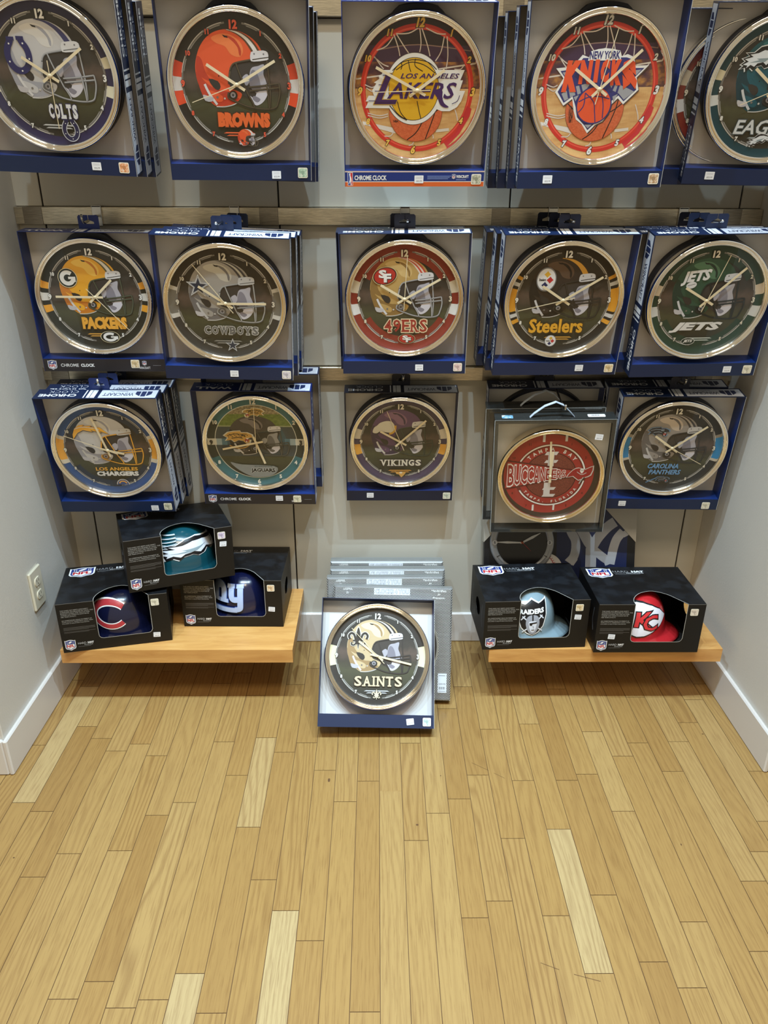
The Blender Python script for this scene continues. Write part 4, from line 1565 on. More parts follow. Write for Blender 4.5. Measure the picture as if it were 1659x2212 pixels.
def tab_mesh(col):
    def f(m):
        d = BD
        q = [(-.027, -.002), (.027, -.002), (.027, .030), (.023, .034), (.0006, .034), (.0006, .023), (.004, .021), (.014, .017), (.014, .012), (-.014, .012), (-.014, .017), (-.004, .021), (-.0006, .023), (-.0006, .034), (-.023, .034), (-.027, .030)]
        m.prism(q, lambda u, v, h: (u, d - h, BH + v), 0.0002, 0.0012, mat(col, 0.45))
    return f


def insert_mesh(m):
    """dark card collar that cradles the clock"""
    cz, n = 0.2025, 96

    def bump(a, c, w):
        d = abs((a - c + 180) % 360 - 180)
        return max(0.0, min(1.0, (w - d) / 6.0))
    vs, fs = [], []
    for i in range(n):
        a = 360.0 * i / n
        r1 = .1545 + .0085 * bump(a, 0, 22) + .003 * max(bump(a, 90, 14), bump(a, 270, 14))
        for r, y in ((.146, .034), (r1, .034), (r1, .054), (.146, .054)):
            vs.append((r * math.sin(math.radians(a)), y, cz + r * math.cos(math.radians(a))))
    for i in range(n):
        j = (i + 1) % n
        for q in range(4):
            fs.append((i * 4 + q, i * 4 + (q + 1) % 4, j * 4 + (q + 1) % 4, j * 4 + q))
    m.mesh(vs, fs, M_DNAVY)


def rounded(x0, x1, z0, z1, r, n=4):
    q = []
    for cx, cz, a0 in ((x1 - r, z1 - r, 0), (x0 + r, z1 - r, 90), (x0 + r, z0 + r, 180), (x1 - r, z0 + r, 270)):
        for i in range(n + 1):
            a = math.radians(a0 + 90 * i / n)
            q.append((cx + r * math.cos(a), cz + r * math.sin(a)))
    return q


def price_tag(t, x, z, M=None, rot=0.0, y=0.0, w=.0215, h=.0175):
    m = MB()
    f = lambda u, v, q: (u, -q, v)
    m.prism(rounded(-w / 2, w / 2, -h / 2, h / 2, .001), f, 0.0002, 0.0005, mat((230, 230, 232), 0.5))
    p = Print(m, lambda u, v, q: (u, -0.0005 - q, v))
    p.text('$22.99', -w * .28, w * .34, -h * .34, -h * .12, (120, 120, 124), .02)
    for i in range(2):
        p.stroke([(-w * .36, h * (.3 - .16 * i)), (w * .36, h * (.3 - .16 * i))], h * .05, (190, 192, 200), up=(i == 0))
    o = m.build('price_tag', t)
    o.location = (x, y - .0005, z)
    o.rotation_euler = (0, -rot, 0)
    return o


def hologram(t, x, z, rgb=(226, 214, 186), y=0.0, s=.0235, rot=0.0):
    m = MB()
    m.prism(rounded(-s / 2, s / 2, -s / 2, s / 2, .003), lambda u, v, q: (u, -q, v), 0.0002, 0.0005, mat((236, 228, 208), 0.4))
    m.prism(rounded(-s * .42, s * .42, -s * .42, s * .42, .002), lambda u, v, q: (u, -q, v), 0.0005, 0.0006, holo(rgb))
    p = Print(m, lambda u, v, q: (u, -0.0006 - q, v))
    p.poly([(-s * .16, s * .2), (s * .16, s * .2), (s * .16, -s * .08), (0, -s * .24), (-s * .16, -s * .08)], tuple(int(c * .82) for c in rgb))
    o = m.build('hologram_sticker', t)
    o.location = (x, y - .0005, z)
    o.rotation_euler = (0, -rot, 0)
    return o


def carton(label, M, style='plain', word='CHROME', tab=NAVY, tags=(), group=None, insert=True):
    t = thing('clock_carton', label, 'box', M, group)
    part('tray', shared('tray_%s_%s' % (style, word), tray_mesh(style, word)), t)
    part('backing_card', shared('backing', lambda m: m.box(-BW / 2 + .002, BW / 2 - .002, BD - .0035, BD - .0016, LIP, BH - .002, M_CARD)), t)
    if insert:
        part('insert', shared('insert', insert_mesh), t)
    if tab:
        part('hang_tab', shared('tab_%d_%d_%d' % tab, tab_mesh(tab)), t)
    for tg in tags:
        if tg[0] == 'p':
            price_tag(t, tg[1], tg[2], rot=tg[3] if len(tg) > 3 else 0)
        else:
            hologram(t, tg[1], tg[2], tg[3])
    return t


G_FRONT, G_BACK = 'boxed clocks hanging at the front of the wall rails', 'clock cartons hanging behind the front ones'
CLK = Matrix.Translation((0, 0.0045, 0.2025))
HOLO_G, HOLO_O, HOLO_C, HOLO_W = (176, 206, 178), (232, 160, 108), (222, 214, 190), (214, 206, 214)
SIL, GLD, PNK = (176, 176, 152), (224, 196, 146), (222, 190, 184)
# pose of the carton, dial art, hands, carton style, tags, how many hang behind it and how they are shifted
STACKS = [
    dict(n='white', p=(-0.7428, -0.27, 1.4912, 1.76, 11.94, 2.04), art='horseshoe', h=(301.5, .42), m=(54, .62), s=(180, .69),
         tags=(('p', .075, .020), ('h', .139, .019, HOLO_O)), back=[(.008, .0, 0), (.014, .0, 0)], look='white football helmet with a dark horseshoe'),
    dict(n='orange', p=(-0.3274, -0.2377, 1.4786, 9.1, 12.0, 0.05), art='orange', h=(301, .49), m=(60.7, .655), s=(250, .71),
         tags=(('p', .082, .013), ('h', .146, .018, HOLO_G)), back=[(.004, 0, -5), (.007, .002, -7)], look='plain orange football helmet'),
    dict(n='yellow', p=(0.0903, -0.2694, 1.4662, 2.0, 14.67, -0.29), art=dial_yellow, h=(56, .47), m=(296, .67), s=(268, .64), style='hoop', tab=None,
         tags=(('p', .010, .0165), ('h', .148, .0165, SIL)), back=[], look='purple and yellow basketball logo'),
    dict(n='bigorange', p=(0.4982, -0.3191, 1.4645, -2.13, 9.98, -0.76), art=dial_orange, h=(304.8, .45), m=(48, .715), s=(12, .76), style='plain',
         tags=(('p', -.098, .020), ('h', .148, .019, (196, 160, 120))), back=[(-.014, 0, 0), (-.03, 0, 0), (-.046, 0, 0)], look='orange basketball logo and a spiky white outline'),
    dict(n='teal', p=(0.9137, -0.2587, 1.4714, -9.35, 12.15, 1.17), art='green', h=(308, .44), m=(50, .68), s=(246, .5),
         tags=(('p', -.105, .02),), back=[(-.055, 0, 3)], look='teal football helmet with a white wing'),
    dict(n='cheese', p=(-0.7631, -0.1442, 0.9859, 1.98, 4.81, 0.58), art='cheese', h=(47, .43), m=(270.5, .67), s=(138, .77), style='strip', word='WALL', tab=(22, 46, 120),
         tags=(('h', .085, .022, GLD),), back=[], look='yellow football helmet with a letter G'),
    dict(n='star', p=(-0.3932, -0.2557, 0.9907, 3.1, 11.03, 1.9), art='star', h=(303, .5), m=(89, .66), s=(322.4, .79),
         tags=(('p', .012, .017), ('h', .150, .016, HOLO_W)), back=[(.008, 0, -1.5), (.013, .002, -3)], look='silver football helmet with a dark star'),
    dict(n='red', p=(0.0743, -0.1971, 0.993, -1.57, 9.32, -0.52), art='red', h=(300.6, .465), m=(60.7, .686), s=(3.5, .737), tab=(20, 24, 44),
         tags=(('p', .041, .018), ('h', .146, .019, PNK)), back=[(-.008, 0, 1)], look='gold football helmet and dark red band'),
    dict(n='black', p=(0.4802, -0.2258, 0.9969, 1.12, 11.59, -0.25), art='black', h=(303, .44), m=(57.5, .72), s=(256.8, .76), tab=(20, 26, 54),
         tags=(('p', .066, .020), ('h', .147, .019, GLD)), back=[(-.012, 0, 0), (-.030, 0, 0)], look='black football helmet with a yellow stripe'),
    dict(n='jet', p=(0.8457, -0.2504, 0.9991, 0.15, 10.8, -1.03), art='jet', h=(300, .44), m=(44.7, .754), s=(16.5, .774),
         tags=(('p', .092, .019), ('h', .146, .018, HOLO_C)), back=[(-.022, 0, 0), (-.024, 0, 0)], look='dark green football helmet'),
    dict(n='bolt', p=(-0.7696, -0.1785, 0.5707, 0.59, 10.62, 0.04), art='bolt', h=(105, .3), m=(346, .69), s=(293, .8), tab=(22, 40, 96),
         tags=(('p', .107, .013), ('h', .146, .018, (196, 196, 170))), back=[(.006, 0, 0), (.012, 0, 0)], look='white football helmet with a yellow bolt'),
    dict(n='spots', p=(-0.3545, -0.1358, 0.5771, 0.11, 9.25, 0.38), art=dial_jag, h=(162, .466), m=(258, .65), s=(1, .737), style='strip', word='WALL', tab=(20, 24, 44),
         tags=(('p', .058, .021), ('h', .112, .019, (214, 210, 180))), back=[(.018, .034, 0)], look='spotted cat head and black football helmet'),
    dict(n='horn', p=(0.0699, -0.0715, 0.5615, 0.08, 9.4, 0.0), art='horn', h=(300.5, .46), m=(46.3, .678), s=(338, .72), style='dark', tab=(18, 22, 40), scale=.985,
         tags=(('p', -.093, .020), ('h', .149, .018, (206, 212, 190))), back=[], look='purple football helmet with a pale horn'),
    dict(n='panther', p=(0.8613, -0.1535, 0.567, -2.92, 9.39, -0.6), art='panther', h=(306, .43), m=(51, .727), s=(119, .68), tab=(20, 24, 44),
         tags=(('p', -.118, .020), ('h', .132, .015, HOLO_C)), back=[(-.026, .012, 0)], look='silver football helmet with a black cat head'),
]
ROW = {'white': 'top', 'orange': 'top', 'yellow': 'top', 'bigorange': 'top', 'teal': 'top', 'bolt': 'bottom', 'spots': 'bottom', 'horn': 'bottom', 'panther': 'bottom'}


def hook(label, M, dx=0.0, rail=0, tip=0.012, up=True):
    """peg hook: bracket on the rail and a rod that runs out through the hang tabs"""
    c = M @ Vector((dx, BD, BH + .0155))
    z0, z1 = RAILS[rail]
    zr = (z0 + z1) / 2
    t = thing('display_hook', label, 'hook', Matrix.Translation((c.x, -0.020, zr)), 'peg hooks on the metal rails')
    m = MB()
    m.bbox(-.013, .013, -.006, 0, -.026, .026, M_ROD, .001)
    m.box(-.013, .013, -.006, .022, .0225, .0255, M_ROD)
    m.build('bracket', t)
    m = MB()
    y = c.y + .020
    dz = c.z - zr
    path = [(0, -.003, 0), (0, -.03, 0), (0, y * .6, dz * .45), (0, y - .004, dz - .001), (0, y - tip - .006, dz + .002)]
    if up:
        path += [(0, y - tip - .011, dz + .008), (0, y - tip - .012, dz + .017)]
    m.tube(path, .0032, M_ROD, 10)
    rod = m.build('rod', t)
    m = MB()
    m.lathe([(0.0002, -.0035), (.003, -.0018), (.0042, 0), (.003, .0025), (.0002, .0035)], mat((214, 212, 208), .2, 1.0), 14, 'y', path[-1])
    m.build('tip', rod)
    return t


ORD = ('directly', 'second', 'third')
for S in STACKS:
    M = pose(*S['p'])
    k = S.get('scale', 1.0)
    if k != 1.0:
        M = M @ Matrix.Scale(k, 4)
    st, wd = S.get('style', 'plain'), S.get('word', 'CHROME')
    tab = S.get('tab', NAVY)
    desc = {'plain': 'navy', 'strip': 'black-lipped blue', 'hoop': 'orange-lipped blue', 'dark': 'dark navy'}[st]
    carton('%s carton holding the clock with the %s' % (desc, S['look']), M, st, wd, tab, S['tags'], G_FRONT)
    clock('round chrome wall clock whose dial shows a %s' % S['look'], M @ CLK, S['art'], S['h'], S['m'], S['s'])
    gap, last = 0.0, 0.0
    for i, (dx, dz, yw) in enumerate(S['back']):
        gap += (BD + .0006) / math.cos(math.radians(S['p'][4])) + abs(math.radians(yw - last)) * BW / 2
        last = yw
        B = Matrix.Translation((dx, gap, dz)) @ M @ Matrix.Rotation(math.radians(yw), 4, 'Z')
        where = 'navy carton right behind the one with the %s' % S['look'] if i == 0 else ('navy carton %s behind the %s' % (('second', 'third')[i - 1], S['look']))
        carton(where, B, 'plain', 'CHROME', tab if i == 0 else (16, 20, 40), (), G_BACK, insert=False)
        if S['n'] == 'teal':
            clock('half-hidden dark clock in the carton behind the teal helmet', B @ CLK, 'red', (300, .45), (60, .7), None)
    row = 0 if S['p'][2] > 1.3 else (1 if S['p'][2] > 0.8 else 2)
    if st != 'hoop':
        hook('metal peg hook carrying the carton with the %s' % S['look'], M, {'cheese': -.008, 'star': -.012}.get(S['n'], .006), row, up=S['n'] in ('cheese', 'bolt', 'panther', 'horn'))

# ------------------------------------------------------------------ smoky plastic clock cases hanging lower right
def plastic_case(label, M, front=True):
    t = thing('plastic_clock_case', label, 'box', M, 'smoky plastic clock cases')
    m = MB()
    w, h, d, k = BW / 2, BH, 0.052, 0.0012
    for s in (-1, 1):
        m.box(min(s * w, s * (w - k)), max(s * w, s * (w - k)), 0, d, 0, h, M_PVC)
        m.box(min(s * w, s * (w - .010)), max(s * w, s * (w - .010)), -.0008, 0, 0, h, M_PVC)
    m.box(-w + k, w - k, 0, d, 0, k, M_PVC)
    m.box(-w + k, w - k, 0, d, h - k, h, M_PVC)
    m.box(-w + .010, w - .010, -.0008, 0, h - .010, h, M_PVC)
    m.box(-w + .010, w - .010, -.0008, 0, 0, .010, M_PVC)
    for s in (-1, 1):
        m.tube([(s * w, 0, 0), (s * w, 0, h)], .0008, mat((150, 148, 142), .2), 6)
    m.tube([(-w, 0, 0), (w, 0, 0)], .0008, mat((150, 148, 142), .2), 6)
    m.tube([(-w, 0, h), (w, 0, h)], .0008, mat((150, 148, 142), .2), 6)
    m.build('shell', t)
    m = MB()
    m.box(-w + .002, w - .002, .001, d - .001, h - .0044, h - .0016, mat((22, 22, 26), 0.25))
    m.build('top_card', t)
    m = MB()
    m.box(-w + .0025, w - .0025, d - .004, d - .002, .002, h - .006, mat((214, 208, 198), 0.6))
    m.build('backing_card', t)
    m = MB()
    arch = [(-.070, .022, h - .001), (-.058, .022, h + .012), (-.03, .022, h + .034), (0, .022, h + .046), (.022, .022, h + .036), (.045, .022, h + .012), (.056, .022, h - .001)]
    for a, b in zip(arch[:-1], arch[1:]):
        m.mesh([(a[0], a[1] - .006, a[2]), (a[0], a[1] + .006, a[2]), (b[0], b[1] + .006, b[2]), (b[0], b[1] - .006, b[2])], [(0, 1, 2, 3)], M_FILM)
        m.mesh([(a[0], a[1] - .006, a[2] - .0012), (a[0], a[1] + .006, a[2] - .0012), (b[0], b[1] + .006, b[2] - .0012), (b[0], b[1] - .006, b[2] - .0012)], [(0, 1, 2, 3)], M_FILM)
    m.build('carry_strap', t)
    if front:
        m = MB()
        m.prism(rounded(.092, .140, .018, .036, .003), lambda u, v, q: (u, v, h + q), .0002, .0006, mat((232, 232, 230), .5))
        p = Print(m, lambda u, v, q: (u, v, h + .0006 + q))
        for i in range(9):
            p.rect(.101 + i * .0026, .1022 + i * .0026 + (.0006 if i % 3 else 0), .025, .031, INK, up=(i == 0))
        m.build('barcode_label', t)
        m = MB()
        m.prism(rounded(-.147, -.116, .014, .034, .002), lambda u, v, q: (u, v, h + q), .0002, .0006, holo((120, 170, 200)))
        m.build('hologram_sticker', t)
        price_tag(t, .124, .318, rot=-.12, y=-.0008)
    return t


MB_ = pose(0.513, -0.181, 0.5040, -3.86, 8.03, -1.94)
plastic_case('smoky clear plastic case holding the all-red clock', MB_)
clock('round gold-rimmed wall clock with an all-red dial and a pennant', MB_ @ Matrix.Translation((0, .004, .186)), dial_buc, (2, .52), (357, .73), None, True, True)
plastic_case('smoky plastic case hanging behind the one with the red clock', MB_ @ Matrix.Translation((-.022, .0535, .012)), False)
carton('navy carton hanging at the wall behind both smoky plastic cases', pose(0.497, -0.0585, 0.567, -2.0, 9.6, -.8), 'plain', 'CHROME', (16, 20, 40), (), G_BACK)
t = thing('display_hook', 'metal peg hook carrying the smoky plastic case of the red clock', 'hook', Matrix.Translation((0.52, -0.020, 0.95)), 'peg hooks on the metal rails')
m = MB()
m.bbox(-.013, .013, -.006, 0, -.026, .026, M_ROD, .001)
m.build('bracket', t)
m = MB()
m.tube([(0, -.003, 0), (0, -.10, -.025), (0, -.16, -.044), (0, -.205, -.052), (0, -.214, -.048), (0, -.216, -.034)], .0032, M_ROD, 10)
m.build('rod', t)

# ------------------------------------------------------------------ carton and clock standing on the floor, with the dotted cartons behind
MS = pose(-0.0038, -0.520, 0.0435, 1.92, -37.8, 2.4)
carton('navy carton leaning back on the floor, clock with black and cream dial inside', MS, 'plain', 'CHROME', None, (('p', .098, .018, .12), ('h', .146, .018, (190, 214, 206))), 'boxed clocks on the floor')
clock('round chrome wall clock with a black dial and pale gold helmet, on the floor', MS @ CLK, 'lily', (307.4, .45), (102.7, .664), (316, .72))


def dotted_carton(label, x, y, yaw, lean, roll=0.0, first=False):
    t = thing('dotted_clock_carton', label, 'box', pose(x, y, 0.0, yaw, -lean, roll), 'dotted silver cartons leaning on the back wall')
    w, h, d, e = .1825, .347, .043, .005
    lift = d * math.sin(math.radians(lean)) + w * abs(math.sin(math.radians(roll))) + .0005
    t.matrix_world = Matrix.Translation((0, 0, lift)) @ t.matrix_world
    m = MB()
    m.box(-w, w, e, d, 0, h, M_DOTS)
    # bevelled front frame
    O = [(-w, 0), (w, 0), (w, h), (-w, h)]
    I = [(-w + e, e), (w - e, e), (w - e, h - e), (-w + e, h - e)]
    for i in range(4):
        j = (i + 1) % 4
        m.face([(O[i][0], e, O[i][1]), (O[j][0], e, O[j][1]), (I[j][0], 0, I[j][1]), (I[i][0], 0, I[i][1])], M_DOTS)
    m.face([(q[0], 0, q[1]) for q in I], M_DOTS)
    p = Print(m, lambda u, v, q: (u, -q, v))
    p.rect(-.058, .052, h - .025, h - .005, (216, 218, 222))
    p.text('CLOCKS 4 YOU', -.054, .048, h - .0215, h - .0085, (232, 234, 238), .0, 0, (84, 86, 92), .05)
    for s, lines in ((-1, ('LICENSE', 'BY', 'XYZ')), (1, ('Handcrafted', 'in', 'Precision'))):
        for i, st in enumerate(lines[:2 if s < 0 else 3]):
            ww = .004 * len(st)
            cx = s * .145 + (.006 if s < 0 else -.004)
            p.text(st, cx - ww / 2, cx + ww / 2, h - .0125 - i * .011, h - .006 - i * .011, WHITE, .03, 0, INK, .04)
    p.ell(.004, .165, .140, .140, (150, 144, 132), 60)
    p.ell(.004, .165, .134, .134, (60, 52, 46), 60)
    m.build('carton', t)
    m = MB()
    m.box(-w, w, d - .016, d - .0005, h, h + .0018, mat((128, 127, 122), .5))
    m.build('top_band', t)
    if first:
        m = MB()
        m.prism([(.143, .026), (.170, .026), (.170, .085), (.143, .085)], lambda u, v, q: (u, -q, v), .0003, .0007, mat((224, 228, 232), .5))
        p = Print(m, lambda u, v, q: (u, -.0007 - q, v))
        p.text('CLOCKS 4 YOU', .146, .167, .050, .055, (90, 92, 98), .02)
        for i in range(7):
            p.rect(.147 + i * .0028, .1478 + i * .0028 + (.0006 if i % 2 else 0), .036, .044, INK, up=(i == 0))
        p.stroke([(.146, .030), (.167, .030)], .0012, (120, 122, 128))
        p.stroke([(.146, .078), (.166, .078)], .0016, (110, 112, 118))
        m.build('price_label', t)
    return t


dotted_carton('dotted silver carton at the front of its row, price label low on the right', .041, -.362, -2.0, 24.0, .5, True)
dotted_carton('dotted silver carton second from the front of the floor row', .026, -.283, 0.6, 18.5)
dotted_carton('dotted silver carton third from the front of the floor row', .033, -.213, 0.0, 14)
dotted_carton('dotted silver carton at the back of the floor row, nearest the wall', .031, -.140, 0.0, 10)


# ------------------------------------------------------------------ big navy carton with a round clock behind the hat cartons
def big_carton():
    W2, H2, D2 = .2445, .318, .030
    M = pose(.590, -.1225, .2054 + D2 * math.sin(math.radians(17)), -.4, -17, 0)
    t = thing('large_clock_carton', 'large navy carton with interlocked letters, standing behind the hat cartons', 'box', M)
    NV, GR, DK = (22, 32, 70), (164, 164, 168), (16, 15, 18)
    m = MB()
    m.box(-W2, W2, 0, D2, 0, H2, mat((20, 20, 26), .4))
    p = Print(m, lambda u, v, q: (u, -q, v))
    p.rect(-W2 + .001, W2 - .001, .001, H2 - .001, DK)
    p.rect(-.01, W2 - .026, .001, H2 - .001, NV)
    cx, cy, r = -.1227, .2055, .103
    p.ell(-.044, .118, .055, .052, (206, 202, 198), 40)
    arc = [(-.068 + .055 * math.cos(a), .112 + .058 * math.sin(a)) for a in [math.radians(d) for d in range(-30, 62, 8)]]
    p.stroke(arc, .0016, (170, 40, 48))
    for x, y in arc:
        p.stroke([(x - .005, y + .004), (x, y), (x + .006, y + .003)], .0018, (170, 40, 48), up=False)
    p.poly([(-W2 + .01, .04), (-.13, .04), (-.17, .09), (-W2 + .01, .12)], (90, 30, 30), 3)
    # the interlocked letters
    for q, w in (([(.028, .275), (.0355, .2411), (.0501, .2131), (.0521, .1831), (.0456, .1568), (.0312, .1398)], .029), ([(.045, .28), (.0688, .2412), (.0981, .1945), (.1364, .1608), (.1649, .142)], .027),
                 ([(.1021, .187), (.1024, .100)], .035), ([(.1039, .187), (.1231, .2208), (.1515, .2544), (.1766, .2731)], .033), ([(.1039, .187), (.085, .225), (.06, .262)], .03), ([(.2038, .2415), (.1843, .2172), (.1744, .1872), (.1698, .1609), (.1652, .1345)], .029)):
        p.stroke(q, w, GR, 5)
    p.poly([(.018, .1473), (.0465, .1286), (.0600, .1493), (.0399, .1640)], GR)
    p.poly([(.1504, .1288), (.1764, .139), (.1690, .1590), (.1405, .1495)], GR)
    p.poly([(.196, .236), (.222, .254), (.236, .238), (.208, .222)], GR)
    p.rect(.07, .135, .092, .104, GR)
    p.rect(W2 - .018, W2 - .010, .232, .237, (120, 122, 128))
    m.build('carton', t)
    for sx in (-1, 1):
        m = MB()
        q = [(sx * W2 * 1.005, H2 + .002), (sx * (W2 - .105), H2 + .002), (sx * W2 * 1.005, H2 - .112)]
        m.prism(q, lambda u, v, h: (u, -h, v), .0016, .0026, mat((186, 180, 168), .8))
        m.box(min(sx * W2, sx * (W2 + .0016)), max(sx * W2, sx * (W2 + .0016)), -.0016, D2, H2 - .112, H2 + .002, mat((186, 180, 168), .8))
        m.box(min(sx * W2, sx * (W2 - .105)), max(sx * W2, sx * (W2 - .105)), -.0016, D2, H2, H2 + .0016, mat((186, 180, 168), .8))
        m.build('corner_protector', t)
    # raised clock
    m = MB()
    m.disc(.082, -.004, mat((18, 18, 22), .3), 64, (cx, cy))
    m.lathe([(.104, -.001), (.103, -.006), (.099, -.009), (.095, -.006), (.091, -.008), (.0865, -.008), (.082, -.004)], mat((146, 148, 152), .25, .35), 72, 'y', (cx, 0, cy))
    p = Print(m, lambda u, v, q: (cx + u, -.0085 - q, cy + v))
    for k in (3, 6, 9):
        a = math.radians(30 * k)
        p.ell(.0885 * math.sin(a), .0885 * math.cos(a), .0085, .0085, (190, 190, 192), 16)
        p.num(str(k), .0885 * math.sin(a), .0885 * math.cos(a), .009, INK, .04)
    for k in (1, 2, 4, 5, 7, 8, 10, 11):
        a = math.radians(30 * k)
        p.stroke([(.083 * math.sin(a), .083 * math.cos(a)), (.094 * math.sin(a), .094 * math.cos(a))], .002, INK)
    m.build('clock_face', t)
    for nm, ang, ln, w, c, y in (('hour_hand', 62, .066, .0088, (206, 204, 200), -.0075), ('minute_hand', 271, .088, .0075, (206, 204, 200), -.009), ('second_hand', 134, .040, .0018, (150, 34, 40), -.0105)):
        m = MB()
        m.prism([(-w * .25, -.006), (w * .25, -.006), (w / 2, ln * .55), (w * .08, ln), (-w * .08, ln), (-w / 2, ln * .55)], lambda u, v, h: (u, h, v), 0, .0006, mat(c, .4))
        o = m.build(nm, t)
        o.location = (cx, y, cy)
        o.rotation_euler = (0, math.radians(ang), 0)
    m = MB()
    m.lathe([(.0002, -.0125), (.003, -.0122), (.004, -.010), (.004, -.005)], mat((170, 90, 60), .3), 16, 'y', (cx, 0, cy))
    m.build('hub', t)


big_carton()

# ------------------------------------------------------------------ hard hats in their black cartons
import bmesh
HW, HH, HD = 0.3085, 0.1634, 0.2293
WX0, WX1, WZ, ARCH = -.050, .102, .036, .076
FRONT_CUT = [(WX1, HH), (WX1, WZ + .012), (WX1 - .003, WZ + .005), (WX1 - .008, WZ + .001), (WX1 - .014, WZ), (WX0 + .012, WZ), (WX0 + .005, WZ + .002), (WX0 + .001, WZ + .007), (WX0, WZ + .014), (WX0, HH)]
TOP_CUT = spline([(WX0, 0), (WX0, .018), (WX0 + .010, .042), (WX0 + .035, .066), (WX0 + .072, ARCH), (WX0 + .108, .058), (WX0 + .132, .028), (WX1, 0)], False, 4)
PARA = ('THIS HARD HAT MEETS ANSI SAFETY', 'GUIDELINES ESTABLISHED BY OSHA. THIS', 'PRODUCT IS IDEAL FOR THE FAN AND', 'WORKER WHO WANTS TO SHOW HIS OR', 'HER TEAM LOYALTY.', '',
        'AN UNMISTAKABLY BOLD STATEMENT OF', 'TEAM LOYALTY. PERMANENT LOGO, TEAM', 'COLORED & ADJUSTABLE HEADBAND.')


def hat_box_mesh(m):
    w, k = HW / 2, .0014
    fr = lambda u, v, q: (u, q, v)
    tp = lambda u, v, q: (u, v, HH - q)
    m.prism([(-w, 0), (w, 0), (w, HH)] + FRONT_CUT + [(-w, HH)], fr, 0, k, M_CARTON)
    m.prism([(-w, k)] + [(x, max(y, k)) for x, y in TOP_CUT] + [(w, k), (w, HD), (-w, HD)], tp, 0, k, M_CAMO)
    for s in (-1, 1):
        # side wall with a finger hole
        hole = [(.108 + .034 * math.cos(2 * PI * i / 20), .088 + .026 * math.sin(2 * PI * i / 20)) for i in range(21)]
        q = [(k, 0), (HD, 0), (HD, HH - k), (k, HH - k), (k, .088)] + [(y, z) for y, z in sorted([(.074, .088)])] + [(y, z) for y, z in [(.108 - .034 * math.cos(2 * PI * i / 20), .088 + .026 * math.sin(2 * PI * i / 20)) for i in range(1, 21)]] + [(k, .0879)]
        m.prism(q, lambda u, v, h: (s * (w - h), u, v), 0, k, M_CARTON)
        p = Print(m, lambda u, v, h: (s * (w + h), u, v))
        p.stroke([(.19, .03), (.205, .07), (.195, .12)], .008, (64, 66, 72), 4)
        p.stroke([(.03, .06), (.045, .09), (.04, .13)], .006, (84, 86, 92), 4)
        p.stroke([(.155, .03), (.17, .06)], .006, (90, 92, 98), 3)
    m.box(-w + k, w - k, HD - k, HD, k, HH - k, M_CARTON)
    m.box(-w + k, w - k, k, HD - k, 0, k, M_CARTON)
    # dark inside faces
    m.face([(-w + .002, HD - .002, .002), (w - .002, HD - .002, .002), (w - .002, HD - .002, HH - .002), (-w + .002, HD - .002, HH - .002)], M_CARTIN)
    m.face([(-w + .002, .002, .0016), (w - .002, .002, .0016), (w - .002, HD - .002, .0016), (-w + .002, HD - .002, .0016)], M_CARTIN)
    # pale cut edges and folds
    p = Print(m, lambda u, v, q: (u, -q, v))
    p.stroke(FRONT_CUT, .0013, (176, 172, 164))
    p.stroke([(-w, HH - .0006), (WX0, HH - .0006)], .0011, (120, 118, 116))
    p.stroke([(WX1, HH - .0006), (w, HH - .0006)], .0011, (120, 118, 116), up=False)
    for i, st in enumerate(PARA):
        if not st:
            continue
        y = .139 - i * .0052 - (.002 if i > 5 else 0)
        p.text(st, -w + .010, -w + .010 + .090 * len(st) / 36, y, y + .0032, (150, 146, 140), .02, up=(i == 0))
    for i in range(6):
        y = .083 - i * .0028 - (.003 if i > 3 else 0)
        p.stroke([(-w + .011, y), (-w + .010 + (.088 if i not in (3, 5) else .07), y)], .0011, (84, 80, 76), up=(i == 0))
    shield(p, -w + .022, .024, .026, .032)
    p.text('HARD', -w + .043, -w + .066, .024, .0305, (196, 194, 192), -.01)
    p.text('HAT', -w + .070, -w + .087, .024, .0305, (226, 224, 222), .06)
    p.text('PROTECTEUR', -w + .060, -w + .084, .019, .0222, (150, 148, 146), .03)
    p.stroke([(-w + .043, .0162), (-w + .078, .0162)], .0012, (100, 98, 96))
    p = Print(m, lambda u, v, q: (u, v, HH + q))
    shield(p, -w + .052, .189, .066, .055)
    p.text('HARD', -w + .094, -w + .142, .193, .204, (160, 160, 162), -.015)
    p.text('HAT', -w + .152, -w + .190, .193, .204, (226, 226, 226), .06)
    p.text('CASQUE', -w + .095, -w + .130, .186, .191, (110, 110, 114), .0)
    p.text('PROTECTEUR', -w + .134, -w + .188, .186, .191, (196, 196, 198), .03)
    p.stroke([(-w + .098, .182), (-w + .175, .182)], .002, (110, 110, 112))
    p.stroke(TOP_CUT, .0014, (176, 172, 164))


HR, HDOME, HZ, HCX, HCY = .1015, .112, .036, -.020, .1145


def dome(x, z):
    """point on the front of the hat's crown; x and z measured from the crown's centre line and base"""
    th = math.asin(max(0, min(.999, z / HDOME)))
    r = HR * math.cos(th) ** .62
    x = max(-r * .995, min(r * .995, x))
    return Vector((x, -math.sqrt(r * r - x * x), z))


